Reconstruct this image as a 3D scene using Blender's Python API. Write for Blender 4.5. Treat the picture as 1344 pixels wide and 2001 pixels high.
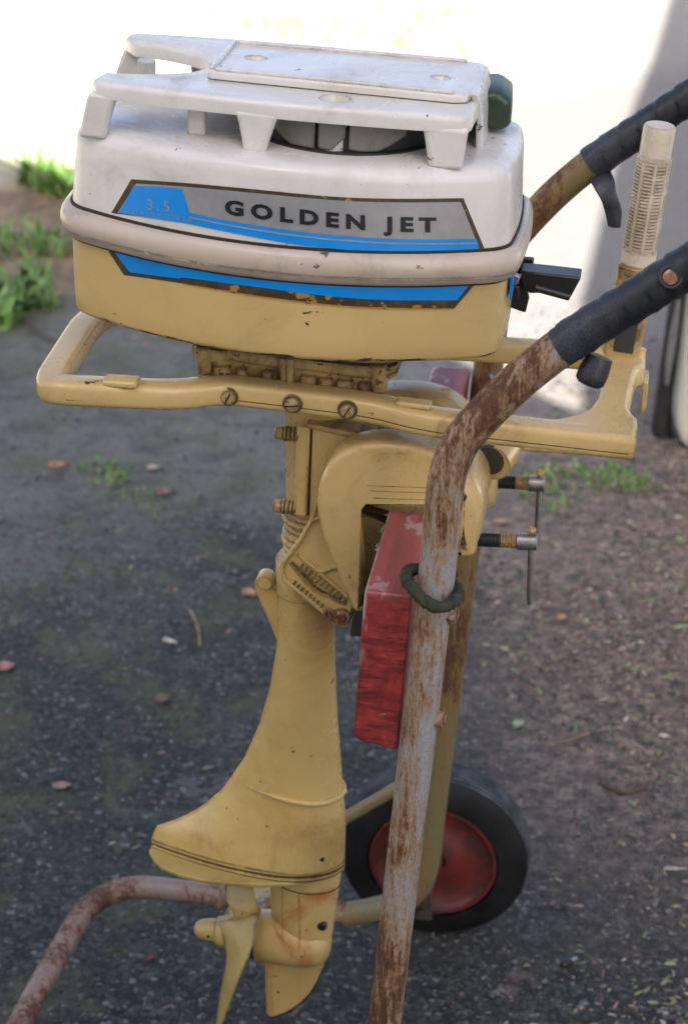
import bpy, bmesh, math, random
from mathutils import Vector, Matrix
from mathutils.geometry import tessellate_polygon

random.seed(7)
R = math.radians
for o in list(bpy.data.objects):
    bpy.data.objects.remove(o)
scn = bpy.context.scene
col = scn.collection

# ------------------------------------------------------------------ camera
FPX, PITCH, CAMZ = 3800.0, R(27), 1.6
cam_d = bpy.data.cameras.new('camera')
cam = bpy.data.objects.new('camera', cam_d)
col.objects.link(cam)
cam.location = (0, 0, CAMZ)
cam.rotation_euler = (R(90) - PITCH, 0, 0)
cam_d.sensor_fit = 'VERTICAL'
cam_d.sensor_height = 24.0
cam_d.lens = FPX / 2001 * 24.0
cam_d.clip_start = 0.05
cam_d.clip_end = 500
cam_d.dof.use_dof = True
cam_d.dof.focus_distance = 1.62
cam_d.dof.aperture_fstop = 5.6
scn.camera = cam

# ------------------------------------------------------------------ daylight
SUN_EL, SUN_DIR = R(38), Vector((-0.196, -0.981, 0))      # horizontal direction towards the sun
world = bpy.data.worlds.new('World')
scn.world = world
world.use_nodes = True
wn = world.node_tree.nodes
wn.clear()
sky = wn.new('ShaderNodeTexSky')
sky.sky_type = 'NISHITA'
sky.sun_disc = False
sky.sun_elevation = SUN_EL
sky.sun_rotation = math.atan2(SUN_DIR.x, SUN_DIR.y)
sky.air_density = 0.75
sky.dust_density = 5.0
sky.ozone_density = 0.0
bg = wn.new('ShaderNodeBackground')
bg.inputs['Strength'].default_value = 0.075
wo = wn.new('ShaderNodeOutputWorld')
world.node_tree.links.new(sky.outputs[0], bg.inputs[0])
world.node_tree.links.new(bg.outputs[0], wo.inputs[0])
sun_d = bpy.data.lights.new('sun', 'SUN')
sun_d.energy = 5.0
sun_d.angle = R(0.3)
sun_d.color = (1.0, 0.95, 0.86)
sun = bpy.data.objects.new('sun', sun_d)
col.objects.link(sun)
to_sun = SUN_DIR.normalized() * math.cos(SUN_EL) + Vector((0, 0, math.sin(SUN_EL)))
sun.rotation_euler = to_sun.to_track_quat('Z', 'Y').to_euler()
sun.location = (0, -3, 8)
vs = scn.view_settings
vs.view_transform = 'Standard'
vs.look = 'None'
vs.exposure = 2.5
vs.gamma = 1.0
vs.use_curve_mapping = False
scn.render.engine = 'CYCLES'
scn.cycles.max_bounces = 8
scn.cycles.diffuse_bounces = 4

# ------------------------------------------------------------------ frame of the motor and its cart
# u runs along the motor (towards the handles), v away from the camera, z up
PSI = R(9)
ORG = Vector((-0.039, 1.61, 0))
UH = Vector((math.cos(PSI), -math.sin(PSI), 0))
VH = Vector((math.sin(PSI), math.cos(PSI), 0))
FW = Vector((0, math.cos(PITCH), -math.sin(PITCH)))
UP = Vector((0, math.sin(PITCH), math.cos(PITCH)))
CAM = Vector((0, 0, CAMZ))


def ray(px, py):
    return FW + Vector(((px - 672) / FPX, 0, 0)) + (1000.5 - py) / FPX * UP


def q(px, py, v):
    """(u, z) where the sight line meets the upright plane at depth v"""
    d = ray(px, py)
    p = CAM + (v + (ORG - CAM).dot(VH)) / d.dot(VH) * d
    return (p - ORG).dot(UH), p.z


def Q(px, py, v):
    u, z = q(px, py, v)
    return (u, v, z)


def ground_at(px, py, z=0.0):
    d = ray(px, py)
    return CAM + (z - CAMZ) / d.z * d


def hz(px, py, z):
    """(u, v) where the sight line meets the level plane z"""
    p = ground_at(px, py, z)
    return (p - ORG).dot(UH), (p - ORG).dot(VH)


# ------------------------------------------------------------------ geometry helpers: every shape is (verts, faces)
def join(*gs):
    V, F = [], []
    for v, f in gs:
        n = len(V)
        V += [tuple(p) for p in v]
        F += [tuple(i + n for i in q_) for q_ in f]
    return V, F


def loft(rings, cap0=True, cap1=True, closed=True):
    n = len(rings[0])
    V = [tuple(p) for r in rings for p in r]
    F = []
    for i in range(len(rings) - 1):
        for j in range(n if closed else n - 1):
            k = (j + 1) % n
            F.append((i * n + j, i * n + k, (i + 1) * n + k, (i + 1) * n + j))
    if cap0:
        F.append(tuple(range(n - 1, -1, -1)))
    if cap1:
        m = (len(rings) - 1) * n
        F.append(tuple(range(m, m + n)))
    return V, F


def catmull(pts, n=6, closed=False):
    P = [Vector(p) for p in pts]
    out = []
    N = len(P)
    for i in range(N if closed else N - 1):
        if closed:
            a, b, c, d = P[i - 1], P[i], P[(i + 1) % N], P[(i + 2) % N]
        else:
            b, c = P[i], P[i + 1]
            a = P[i - 1] if i else b + (b - c)
            d = P[i + 2] if i + 2 < N else c + (c - b)
        for k in range(n):
            t = k / n
            out.append(0.5 * ((2 * b) + (c - a) * t + (2 * a - 5 * b + 4 * c - d) * t * t + (3 * b - a - 3 * c + d) * t ** 3))
    if not closed:
        out.append(P[-1])
    return out


def fillet(pts, r, n=6):
    """round the corners of an open polyline with radius-like distance r"""
    P = [Vector(p) for p in pts]
    out = [P[0]]
    for i in range(1, len(P) - 1):
        a, b, c = P[i - 1], P[i], P[i + 1]
        ra = min(r, (b - a).length * 0.45)
        rc = min(r, (c - b).length * 0.45)
        p, s = b + (a - b).normalized() * ra, b + (c - b).normalized() * rc
        for k in range(n + 1):
            t = k / n
            out.append((1 - t) ** 2 * p + 2 * t * (1 - t) * b + t * t * s)
    out.append(P[-1])
    return out


def dense(path, step):
    P = [Vector(p) for p in path]
    out = [P[0]]
    for a, b in zip(P, P[1:]):
        n = max(1, int((b - a).length / step))
        for k in range(1, n + 1):
            out.append(a.lerp(b, k / n))
    return out


def tube(path, r, n=16, caps=True, closed=False, wob=0.0):
    P = [Vector(p) for p in path]
    N = len(P)
    rs = r if isinstance(r, (list, tuple)) else [r] * N
    T = []
    for i in range(N):
        if closed:
            t = P[(i + 1) % N] - P[i - 1]
        else:
            t = P[min(i + 1, N - 1)] - P[max(i - 1, 0)]
        T.append(t.normalized())
    ref = Vector((0, 0, 1)) if abs(T[0].z) < 0.9 else Vector((0, 1, 0))
    x = T[0].cross(ref).normalized()
    rings = []
    for i in range(N):
        x = (x - T[i] * x.dot(T[i])).normalized()
        y = T[i].cross(x)
        ring = []
        for k in range(n):
            a = 2 * math.pi * k / n
            rr = rs[i] * (1 + wob * random.uniform(-1, 1))
            ring.append(P[i] + (x * math.cos(a) + y * math.sin(a)) * rr)
        rings.append(ring)
    if closed:
        rings.append(rings[0])
        return loft(rings, False, False)
    return loft(rings, caps, caps)


def lathe(base, axis, prof, n=24, caps=True):
    A = Vector(axis).normalized()
    ref = Vector((0, 0, 1)) if abs(A.z) < 0.9 else Vector((1, 0, 0))
    x = A.cross(ref).normalized()
    y = A.cross(x)
    B = Vector(base)
    return loft([[B + A * s + (x * math.cos(2 * math.pi * k / n) + y * math.sin(2 * math.pi * k / n)) * r for k in range(n)]
                 for s, r in prof], caps, caps)


def prism(poly, v0, v1):
    """outline in (u, z) pushed through v0..v1"""
    return loft([[(u, v0, z) for u, z in poly], [(u, v1, z) for u, z in poly]])


def vprism(poly, z0, z1):
    return loft([[(u, v, z0) for u, v in poly], [(u, v, z1) for u, v in poly]])


def box(c, s, rot=None):
    V = []
    for i in (-1, 1):
        for j in (-1, 1):
            for k in (-1, 1):
                p = Vector((i * s[0] / 2, j * s[1] / 2, k * s[2] / 2))
                if rot:
                    p = rot @ p
                V.append(tuple(Vector(c) + p))
    return V, [(0, 1, 3, 2), (4, 6, 7, 5), (0, 4, 5, 1), (2, 3, 7, 6), (0, 2, 6, 4), (1, 5, 7, 3)]


def bar(a, b, w, h, up=(0, 0, 1)):
    """straight bar of section w (sideways) x h (along up)"""
    a, b = Vector(a), Vector(b)
    T = (b - a).normalized()
    S = T.cross(Vector(up)).normalized()
    U = S.cross(T)
    rings = [[p + S * (i * w / 2) + U * (j * h / 2) for i, j in ((-1, -1), (1, -1), (1, 1), (-1, 1))] for p in (a, b)]
    return loft(rings)


def sweep_rect(path, w, h, r=0.004, up=Vector((0, 0, 1)), closed=False):
    """rounded rectangle swept along a path that stays near level"""
    P = [Vector(p) for p in path]
    N = len(P)
    sec = []
    for cx, cy, a0 in ((1, -1, -90), (1, 1, 0), (-1, 1, 90), (-1, -1, 180)):
        for k in range(4):
            a = R(a0 + 30 * k)
            sec.append((cx * (w / 2 - r) + r * math.cos(a), cy * (h / 2 - r) + r * math.sin(a)))
    rings = []
    for i in range(N):
        if closed:
            t0, t1 = (P[i] - P[i - 1]).normalized(), (P[(i + 1) % N] - P[i]).normalized()
        else:
            t0 = (P[i] - P[max(i - 1, 0)]) if i else (P[1] - P[0])
            t1 = (P[min(i + 1, N - 1)] - P[i]) if i < N - 1 else t0
            t0, t1 = t0.normalized(), t1.normalized()
        T = (t0 + t1).normalized()
        S = T.cross(up).normalized()
        m = 1 / max(0.6, T.dot(t1))
        U = S.cross(T)
        rings.append([P[i] + S * (x * m) + U * y for x, y in sec])
    if closed:
        rings.append(rings[0])
        return loft(rings, False, False)
    return loft(rings)


def ring_torus(c, axis, Rr, r, n=28, m=8):
    A = Vector(axis).normalized()
    ref = Vector((0, 0, 1)) if abs(A.z) < 0.9 else Vector((1, 0, 0))
    x = A.cross(ref).normalized()
    y = A.cross(x)
    return tube([Vector(c) + (x * math.cos(2 * math.pi * k / n) + y * math.sin(2 * math.pi * k / n)) * Rr for k in range(n)],
                r, m, closed=True)


OFF = {}


def thing(name, label, cat, loc=(0, 0, 0), group=None, framed=True):
    """an Empty at the base of a thing; loc is in (u, v, z) for things of the motor frame"""
    o = bpy.data.objects.new(name, None)
    col.objects.link(o)
    o.empty_display_size = 0.05
    if framed:
        o.location = ORG + UH * loc[0] + VH * loc[1] + Vector((0, 0, loc[2]))
        o.rotation_euler = (0, 0, -PSI)
        OFF[o.name] = Vector(loc)
    else:
        o.location = loc
        OFF[o.name] = Vector(loc)
    o['label'] = label
    o['category'] = cat
    if group:
        o['group'] = group
    return o


def obj(name, geo, mat, parent=None, smooth=38, bevel=0, seg=2, label=None, recalc=True, merge=True):
    V, F = geo
    me = bpy.data.meshes.new(name)
    me.from_pydata([tuple(p) for p in V], [], F)
    if recalc:
        bm = bmesh.new()
        bm.from_mesh(me)
        if merge:
            bmesh.ops.remove_doubles(bm, verts=bm.verts, dist=2e-6)
        bmesh.ops.recalc_face_normals(bm, faces=bm.faces)
        bm.to_mesh(me)
        bm.free()
    if smooth:
        me.polygons.foreach_set('use_smooth', [True] * len(me.polygons))
        me.set_sharp_from_angle(angle=R(smooth))
    me.materials.append(mat)
    o = bpy.data.objects.new(name, me)
    col.objects.link(o)
    if parent is not None:
        o.parent = parent
        if parent.name in OFF:
            o.location = -OFF[parent.name]
    if bevel:
        b = o.modifiers.new('bevel', 'BEVEL')
        b.width = bevel
        b.segments = seg
        b.limit_method = 'ANGLE'
        b.angle_limit = R(28)
        b.use_clamp_overlap = True
        me.polygons.foreach_set('use_smooth', [True] * len(me.polygons))
        b.harden_normals = False
    if label:
        o['label'] = label
    return o


# ------------------------------------------------------------------ materials
class NT:
    def __init__(self, name):
        self.m = bpy.data.materials.new(name)
        self.m.use_nodes = True
        self.t = self.m.node_tree
        self.n = self.t.nodes
        self.n.clear()
        self.out = self.n.new('ShaderNodeOutputMaterial')
        self.b = self.n.new('ShaderNodeBsdfPrincipled')
        self.l(self.b.outputs[0], self.out.inputs[0])
        self.tc = self.n.new('ShaderNodeTexCoord')

    def l(self, a, b):
        self.t.links.new(a, b)

    def co(self, scale=(1, 1, 1), loc=(0, 0, 0), rot=(0, 0, 0), src='Object'):
        mp = self.n.new('ShaderNodeMapping')
        mp.inputs['Scale'].default_value = scale
        mp.inputs['Location'].default_value = loc
        mp.inputs['Rotation'].default_value = rot
        self.l(self.tc.outputs[src], mp.inputs[0])
        return mp.outputs[0]

    def noise(self, co, scale, detail=6, rough=0.6, dist=0.0):
        x = self.n.new('ShaderNodeTexNoise')
        x.inputs['Scale'].default_value = scale
        x.inputs['Detail'].default_value = detail
        x.inputs['Roughness'].default_value = rough
        x.inputs['Distortion'].default_value = dist
        self.l(co, x.inputs['Vector'])
        return x.outputs['Fac']

    def voro(self, co, scale, feat='F1', out='Distance', rnd=1.0):
        x = self.n.new('ShaderNodeTexVoronoi')
        x.feature = feat
        x.inputs['Scale'].default_value = scale
        x.inputs['Randomness'].default_value = rnd
        self.l(co, x.inputs['Vector'])
        return x.outputs[out]

    def step(self, v, a, b, lo=0.0, hi=1.0):
        x = self.n.new('ShaderNodeMapRange')
        x.interpolation_type = 'SMOOTHSTEP'
        x.inputs['From Min'].default_value = a
        x.inputs['From Max'].default_value = b
        x.inputs['To Min'].default_value = lo
        x.inputs['To Max'].default_value = hi
        self.l(v, x.inputs['Value'])
        return x.outputs[0]

    def math(self, op, a, b=None, clamp=False):
        x = self.n.new('ShaderNodeMath')
        x.operation = op
        x.use_clamp = clamp
        for i, s in enumerate((a, b)):
            if s is None:
                continue
            if isinstance(s, (int, float)):
                x.inputs[i].default_value = s
            else:
                self.l(s, x.inputs[i])
        return x.outputs[0]

    def mix(self, f, a, b, mode='MIX'):
        x = self.n.new('ShaderNodeMix')
        x.data_type = 'RGBA'
        x.blend_type = mode
        for i, s in ((0, f), (6, a), (7, b)):
            if isinstance(s, (int, float)):
                x.inputs[i].default_value = s
            elif isinstance(s, tuple):
                x.inputs[i].default_value = (*s, 1) if len(s) == 3 else s
            else:
                self.l(s, x.inputs[i])
        return x.outputs[2]

    def ramp(self, v, stops):
        x = self.n.new('ShaderNodeValToRGB')
        e = x.color_ramp.elements
        while len(e) < len(stops):
            e.new(0.5)
        for i, (p, c) in enumerate(stops):
            e[i].position = p
            e[i].color = (*c, 1)
        self.l(v, x.inputs[0])
        return x.outputs[0]

    def sep(self, co):
        x = self.n.new('ShaderNodeSeparateXYZ')
        self.l(co, x.inputs[0])
        return x.outputs

    def bump(self, h, strength=0.2, dist=0.002, prev=None):
        x = self.n.new('ShaderNodeBump')
        x.inputs['Strength'].default_value = strength
        x.inputs['Distance'].default_value = dist
        self.l(h, x.inputs['Height'])
        if prev is not None:
            self.l(prev, x.inputs['Normal'])
        return x.outputs[0]

    def fin(self, color=None, rough=None, normal=None, metal=0.0, coat=0.0, spec=0.5):
        for k, v in (('Base Color', color), ('Roughness', rough), ('Normal', normal)):
            if v is None:
                continue
            if isinstance(v, tuple):
                self.b.inputs[k].default_value = (*v, 1)
            elif isinstance(v, (int, float)):
                self.b.inputs[k].default_value = v
            else:
                self.l(v, self.b.inputs[k])
        self.b.inputs['Metallic'].default_value = metal
        self.b.inputs['Coat Weight'].default_value = coat
        self.b.inputs['Coat Roughness'].default_value = 0.12
        self.b.inputs['Specular IOR Level'].default_value = spec
        return self.m


def plain(name, color, rough=0.5, metal=0.0, var=0.15, scale=40, bump=0.1, spec=0.5):
    t = NT(name)
    c = t.co()
    n = t.noise(c, scale, 6, 0.65)
    dark = tuple(x * (1 - 2 * var) for x in color)
    lite = tuple(min(1, x * (1 + 1.2 * var)) for x in color)
    cc = t.ramp(n, [(0.3, dark), (0.7, lite)])
    n2 = t.noise(c, scale * 7, 4)
    return t.fin(cc, rough, t.bump(n2, bump, 0.0006), metal, spec=spec)


def paint(name, base, grime, chip, rough=0.32, grime_amt=0.45, chip_thr=0.72, spots=None, streak=0.0, edge=None, spot_thr=0.74, gscale=9, film=None, drips=None, g0=0.48, eg=0.24, ew=0.21):
    t = NT(name)
    c = t.co()
    broad = t.noise(c, 5.0, 5, 0.6)
    c0 = t.mix(t.step(broad, 0.35, 0.7), tuple(x * 0.93 for x in base), tuple(min(1, x * 1.04) for x in base))
    if film:
        c0 = t.mix(t.step(t.noise(t.co((1, 1, 1), (3.1, 2.2, 0.4)), 11, 8, 0.7, 0.6), 0.44, 0.68, 0, 0.6), c0, film)
    g = t.noise(t.co((1, 1, 1), (7.3, 1.1, 2.2)), gscale, 9, 0.72, 0.8)
    gm = t.step(g, g0, g0 + 0.24, 0, grime_amt)
    c1 = t.mix(gm, c0, grime)
    if streak:
        s = t.noise(t.co((70, 70, 4), (1, 2, 3)), 1.0, 5, 0.6)
        m = t.math('MULTIPLY', t.step(s, 0.56, 0.75), t.step(broad, 0.42, 0.62))
        c1 = t.mix(t.math('MULTIPLY', m, streak), c1, grime)
    if spots:
        sp = t.noise(t.co((1, 1, 1), (2.7, 9.1, 5.2)), 95, 3, 0.5)
        c1 = t.mix(t.step(sp, spot_thr, spot_thr + 0.03), c1, spots)
    ch = t.noise(t.co((1, 1, 1.5), (4.7, 3.1, 0.2)), 60, 5, 0.62)
    area = t.noise(t.co((1, 1, 1), (11, 5, 8)), 7, 3, 0.5)
    cm = t.step(t.math('ADD', ch, t.math('MULTIPLY', area, 0.22)), chip_thr + 0.10, chip_thr + 0.13)
    if edge:
        # bare metal scraped along one edge: (normal vector, from, to)
        nv, e0, e1 = edge
        vm = t.n.new('ShaderNodeVectorMath')
        vm.operation = 'DOT_PRODUCT'
        t.l(t.tc.outputs['Object'], vm.inputs[0])
        vm.inputs[1].default_value = nv
        d = t.step(vm.outputs['Value'], e0, e1)
        e = t.noise(t.co((18, 18, 90)), 1.0, 6, 0.7)
        em = t.step(t.math('ADD', e, t.math('MULTIPLY', d, 0.34)), 0.82, 0.86)
        cm = t.math('MAXIMUM', cm, em)
    # enamel rubbed off along edges, broken up by noise
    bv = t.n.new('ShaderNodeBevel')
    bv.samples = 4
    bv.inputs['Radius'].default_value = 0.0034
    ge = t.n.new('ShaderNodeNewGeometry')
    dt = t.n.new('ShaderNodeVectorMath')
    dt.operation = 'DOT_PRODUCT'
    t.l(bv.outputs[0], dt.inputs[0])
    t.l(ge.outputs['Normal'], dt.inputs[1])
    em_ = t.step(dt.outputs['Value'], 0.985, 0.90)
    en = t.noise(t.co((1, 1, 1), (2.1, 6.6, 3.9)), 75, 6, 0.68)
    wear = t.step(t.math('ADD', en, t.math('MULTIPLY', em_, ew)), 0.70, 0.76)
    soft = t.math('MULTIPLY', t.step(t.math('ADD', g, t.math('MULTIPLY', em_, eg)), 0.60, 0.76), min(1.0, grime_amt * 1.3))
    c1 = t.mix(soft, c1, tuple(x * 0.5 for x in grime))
    cm = t.math('MAXIMUM', cm, wear)
    if drips:
        po = t.sep(t.tc.outputs['Object'])
        wob = t.math('MULTIPLY', t.math('SUBTRACT', t.noise(t.co((1, 1, 1), (1, 1, 1)), 45, 4), 0.5), 0.006)
        for u0, wd, za, zb, am in drips:
            du = t.math('ABSOLUTE', t.math('SUBTRACT', t.math('ADD', po[0], wob), u0))
            mk = t.math('MULTIPLY', t.step(du, wd, wd * 0.35), t.math('MULTIPLY', t.step(po[2], za - 0.004, za + 0.004), t.step(po[2], zb + 0.004, zb - 0.002)))
            mk = t.math('MULTIPLY', mk, t.step(po[1], 0.0, -0.004))
            mk = t.math('MULTIPLY', mk, t.step(en, 0.30, 0.55, am * 0.35, am))
            c1 = t.mix(mk, c1, (0.40, 0.13, 0.018))
    c2 = t.mix(cm, c1, chip)
    fine = t.noise(c, 260, 3)
    h = t.math('SUBTRACT', t.math('MULTIPLY', fine, 0.25), cm)
    rg = t.math('ADD', t.math('MULTIPLY', gm, 0.35), rough)
    return t.fin(c2, rg, t.bump(h, 0.22, 0.0006), coat=0.15)


WHITE = (0.66, 0.63, 0.60)
CREAM = (0.59, 0.415, 0.170)
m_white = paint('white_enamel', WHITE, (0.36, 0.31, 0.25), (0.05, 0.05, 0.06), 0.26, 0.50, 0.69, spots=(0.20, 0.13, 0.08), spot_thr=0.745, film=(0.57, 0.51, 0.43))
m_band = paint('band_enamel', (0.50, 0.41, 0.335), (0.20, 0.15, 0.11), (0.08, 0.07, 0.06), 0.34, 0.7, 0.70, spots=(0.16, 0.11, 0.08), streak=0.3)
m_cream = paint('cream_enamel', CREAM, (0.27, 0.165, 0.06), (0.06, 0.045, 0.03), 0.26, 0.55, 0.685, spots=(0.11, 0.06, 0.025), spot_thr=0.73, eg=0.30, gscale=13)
TAU = 0.0513
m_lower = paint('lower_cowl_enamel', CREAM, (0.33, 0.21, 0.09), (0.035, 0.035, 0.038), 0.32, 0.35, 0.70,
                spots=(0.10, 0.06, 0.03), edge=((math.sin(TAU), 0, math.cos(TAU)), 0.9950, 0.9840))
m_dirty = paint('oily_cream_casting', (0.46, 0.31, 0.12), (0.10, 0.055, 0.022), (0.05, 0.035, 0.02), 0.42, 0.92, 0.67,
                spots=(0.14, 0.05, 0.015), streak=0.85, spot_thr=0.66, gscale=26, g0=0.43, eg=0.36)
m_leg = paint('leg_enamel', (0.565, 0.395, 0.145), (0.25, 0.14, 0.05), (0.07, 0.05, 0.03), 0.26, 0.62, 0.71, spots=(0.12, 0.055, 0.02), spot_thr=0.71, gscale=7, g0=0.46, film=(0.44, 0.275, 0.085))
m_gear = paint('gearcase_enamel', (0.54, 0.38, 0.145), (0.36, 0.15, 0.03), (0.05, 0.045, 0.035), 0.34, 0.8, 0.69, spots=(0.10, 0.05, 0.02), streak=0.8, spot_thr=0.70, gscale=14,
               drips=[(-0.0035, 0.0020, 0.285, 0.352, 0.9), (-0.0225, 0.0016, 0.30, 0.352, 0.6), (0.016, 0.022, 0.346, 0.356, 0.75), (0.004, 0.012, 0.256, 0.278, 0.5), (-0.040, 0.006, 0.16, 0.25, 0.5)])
m_prop = paint('propeller_enamel', (0.41, 0.295, 0.095), (0.20, 0.13, 0.04), (0.09, 0.07, 0.04), 0.36, 0.55, 0.70, spots=(0.10, 0.06, 0.03), gscale=12)
m_grip = paint('ivory_grip', (0.60, 0.52, 0.41), (0.30, 0.23, 0.15), (0.20, 0.15, 0.10), 0.45, 0.5, 0.74, gscale=14)
m_grime = plain('seam_grime', (0.030, 0.017, 0.008), 0.7)
m_black = plain('black_plastic', (0.018, 0.016, 0.016), 0.35, var=0.2)
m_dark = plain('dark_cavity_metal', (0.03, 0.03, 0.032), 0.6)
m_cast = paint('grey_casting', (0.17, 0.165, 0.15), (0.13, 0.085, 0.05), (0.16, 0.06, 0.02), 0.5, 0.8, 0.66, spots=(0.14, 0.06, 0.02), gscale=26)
m_steel = plain('worn_steel', (0.36, 0.355, 0.35), 0.38, 0.85, 0.22, 60, 0.2)
m_dsteel = plain('dark_thread_steel', (0.05, 0.052, 0.06), 0.42, 0.6, 0.25, 80)
m_ochre = paint('painted_thread', (0.50, 0.32, 0.10), (0.15, 0.09, 0.03), (0.09, 0.07, 0.05), 0.42, 0.6, 0.66, gscale=40)
m_green = plain('dark_green_plastic', (0.022, 0.05, 0.026), 0.36, var=0.25, scale=30)
m_navy = plain('navy_gasket', (0.012, 0.035, 0.075), 0.45)
m_nut = paint('rusty_nut', (0.33, 0.27, 0.23), (0.24, 0.085, 0.025), (0.15, 0.05, 0.02), 0.6, 0.95, 0.58, gscale=70, spots=(0.17, 0.06, 0.02), spot_thr=0.58, g0=0.36)
m_strap = plain('mossy_rubber', (0.034, 0.038, 0.022), 0.85, var=0.4, scale=160, bump=0.9)
m_blue = plain('decal_blue', (0.002, 0.245, 0.72), 0.34, var=0.05, scale=24)
m_silver = plain('decal_silver', (0.34, 0.335, 0.34), 0.36, 0.35, 0.05, 90, 0.25)
m_border = paint('decal_worn_edge', (0.045, 0.03, 0.012), (0.20, 0.11, 0.02), (0.34, 0.20, 0.04), 0.5, 0.6, 0.60, gscale=70)
m_ink = plain('decal_black_ink', (0.008, 0.009, 0.014), 0.4, var=0.1)
m_dim = plain('decal_grey_ink', (0.22, 0.27, 0.34), 0.4, var=0.1)
m_orange = paint('decal_orange_wear', (0.46, 0.21, 0.03), (0.30, 0.12, 0.02), (0.10, 0.05, 0.02), 0.5, 0.6, 0.62, gscale=50)
m_line = plain('decal_grey_line', (0.22, 0.29, 0.38), 0.4, var=0.1)


def tube_mat(name, grey, curve, rust_a=(0.185, 0.078, 0.028), rust_b=(0.065, 0.025, 0.012), tan=(0.285, 0.165, 0.075), seed=0.0):
    """flaking paint over rust; curve = (z, bias) pairs saying how rusted the tube is at each height"""
    t = NT(name)
    c = t.co()
    z = t.sep(t.tc.outputs['Object'])[2]
    bias = None
    for (za, ba), (zb, bb) in zip(curve, curve[1:]):
        k = t.step(z, za, zb, 0.0, bb - ba)
        bias = t.math('ADD', k, ba) if bias is None else t.math('ADD', bias, k)
    n1 = t.noise(t.co((60, 60, 9), (1.2 + seed, 0.4, 3.3)), 1.0, 9, 0.72, 0.5)
    n2 = t.noise(t.co((190, 190, 26), (4.2, 1.4 + seed, 2.3)), 1.0, 8, 0.75, 0.4)
    n3 = t.noise(t.co((420, 420, 160), (4.2, 1.4, 2.3)), 1.0, 5, 0.7)
    big = t.noise(t.co((16, 16, 8), (5.2, 0.4 + seed, 1.3)), 1.0, 5, 0.6)
    n = t.math('ADD', t.math('ADD', t.math('MULTIPLY', n1, 0.32), t.math('MULTIPLY', n2, 0.42)), t.math('MULTIPLY', n3, 0.26))
    v = t.math('ADD', t.math('ADD', n, t.math('MULTIPLY', t.math('SUBTRACT', big, 0.5), 0.42)), bias)
    thin = t.step(v, 0.44, 0.53)
    deep = t.step(v, 0.515, 0.575)
    dark = t.step(v, 0.56, 0.62)
    fine = t.noise(c, 420, 5, 0.7)
    greyc = t.mix(t.step(fine, 0.35, 0.7), tuple(x * 0.74 for x in grey), grey)
    c1 = t.mix(t.math('MULTIPLY', thin, 0.8), greyc, tan)
    c2 = t.mix(t.math('MULTIPLY', deep, 0.9), c1, rust_a)
    c3 = t.mix(t.math('MULTIPLY', dark, 0.9), c2, rust_b)
    c3 = t.mix(t.step(n3, 0.60, 0.68, 0, 0.55), c3, rust_b)
    h = t.math('ADD', t.math('MULTIPLY', fine, t.math('ADD', deep, 0.25)), t.math('MULTIPLY', t.math('ADD', deep, dark), -0.45))
    rg = t.math('ADD', t.math('MULTIPLY', deep, 0.3), 0.36)
    return t.fin(c3, rg, t.bump(h, 0.75, 0.0011))


m_tube = tube_mat('flaking_grey_rusty_tube', (0.35, 0.345, 0.35), [(0.0, 0.045), (0.42, 0.045), (0.62, 0.015), (0.80, 0.005), (0.93, 0.035), (1.02, 0.068)])
m_tube_far = tube_mat('grass_tinted_rusty_tube', (0.185, 0.165, 0.078), [(0.0, 0.01), (0.30, -0.01), (0.50, 0.03), (0.70, 0.02), (0.95, 0.035)], tan=(0.19, 0.12, 0.048), seed=4.0)  # base tinted olive for light bounced off the grass, under the rust
m_loop = tube_mat('brown_rusty_tube', (0.27, 0.22, 0.20), [(0.0, 0.05), (0.3, 0.05)], rust_a=(0.19, 0.085, 0.05), rust_b=(0.075, 0.030, 0.02), tan=(0.26, 0.16, 0.11), seed=9.0)


def tape_mat():
    t = NT('black_friction_tape')
    c = t.co()
    n = t.noise(c, 800, 4, 0.7)
    dust = t.math('ADD', t.step(t.noise(c, 16, 7, 0.7), 0.45, 0.75, 0, 0.22), t.step(t.sep(t.tc.outputs['Object'])[0], 0.30, 0.245, 0, 0.5))
    cc = t.mix(t.math('MULTIPLY', dust, t.step(n, 0.35, 0.65)), (0.008, 0.009, 0.012), (0.085, 0.088, 0.115))
    return t.fin(cc, 0.42, t.bump(n, 0.3, 0.0004))


m_tape = tape_mat()


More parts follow.
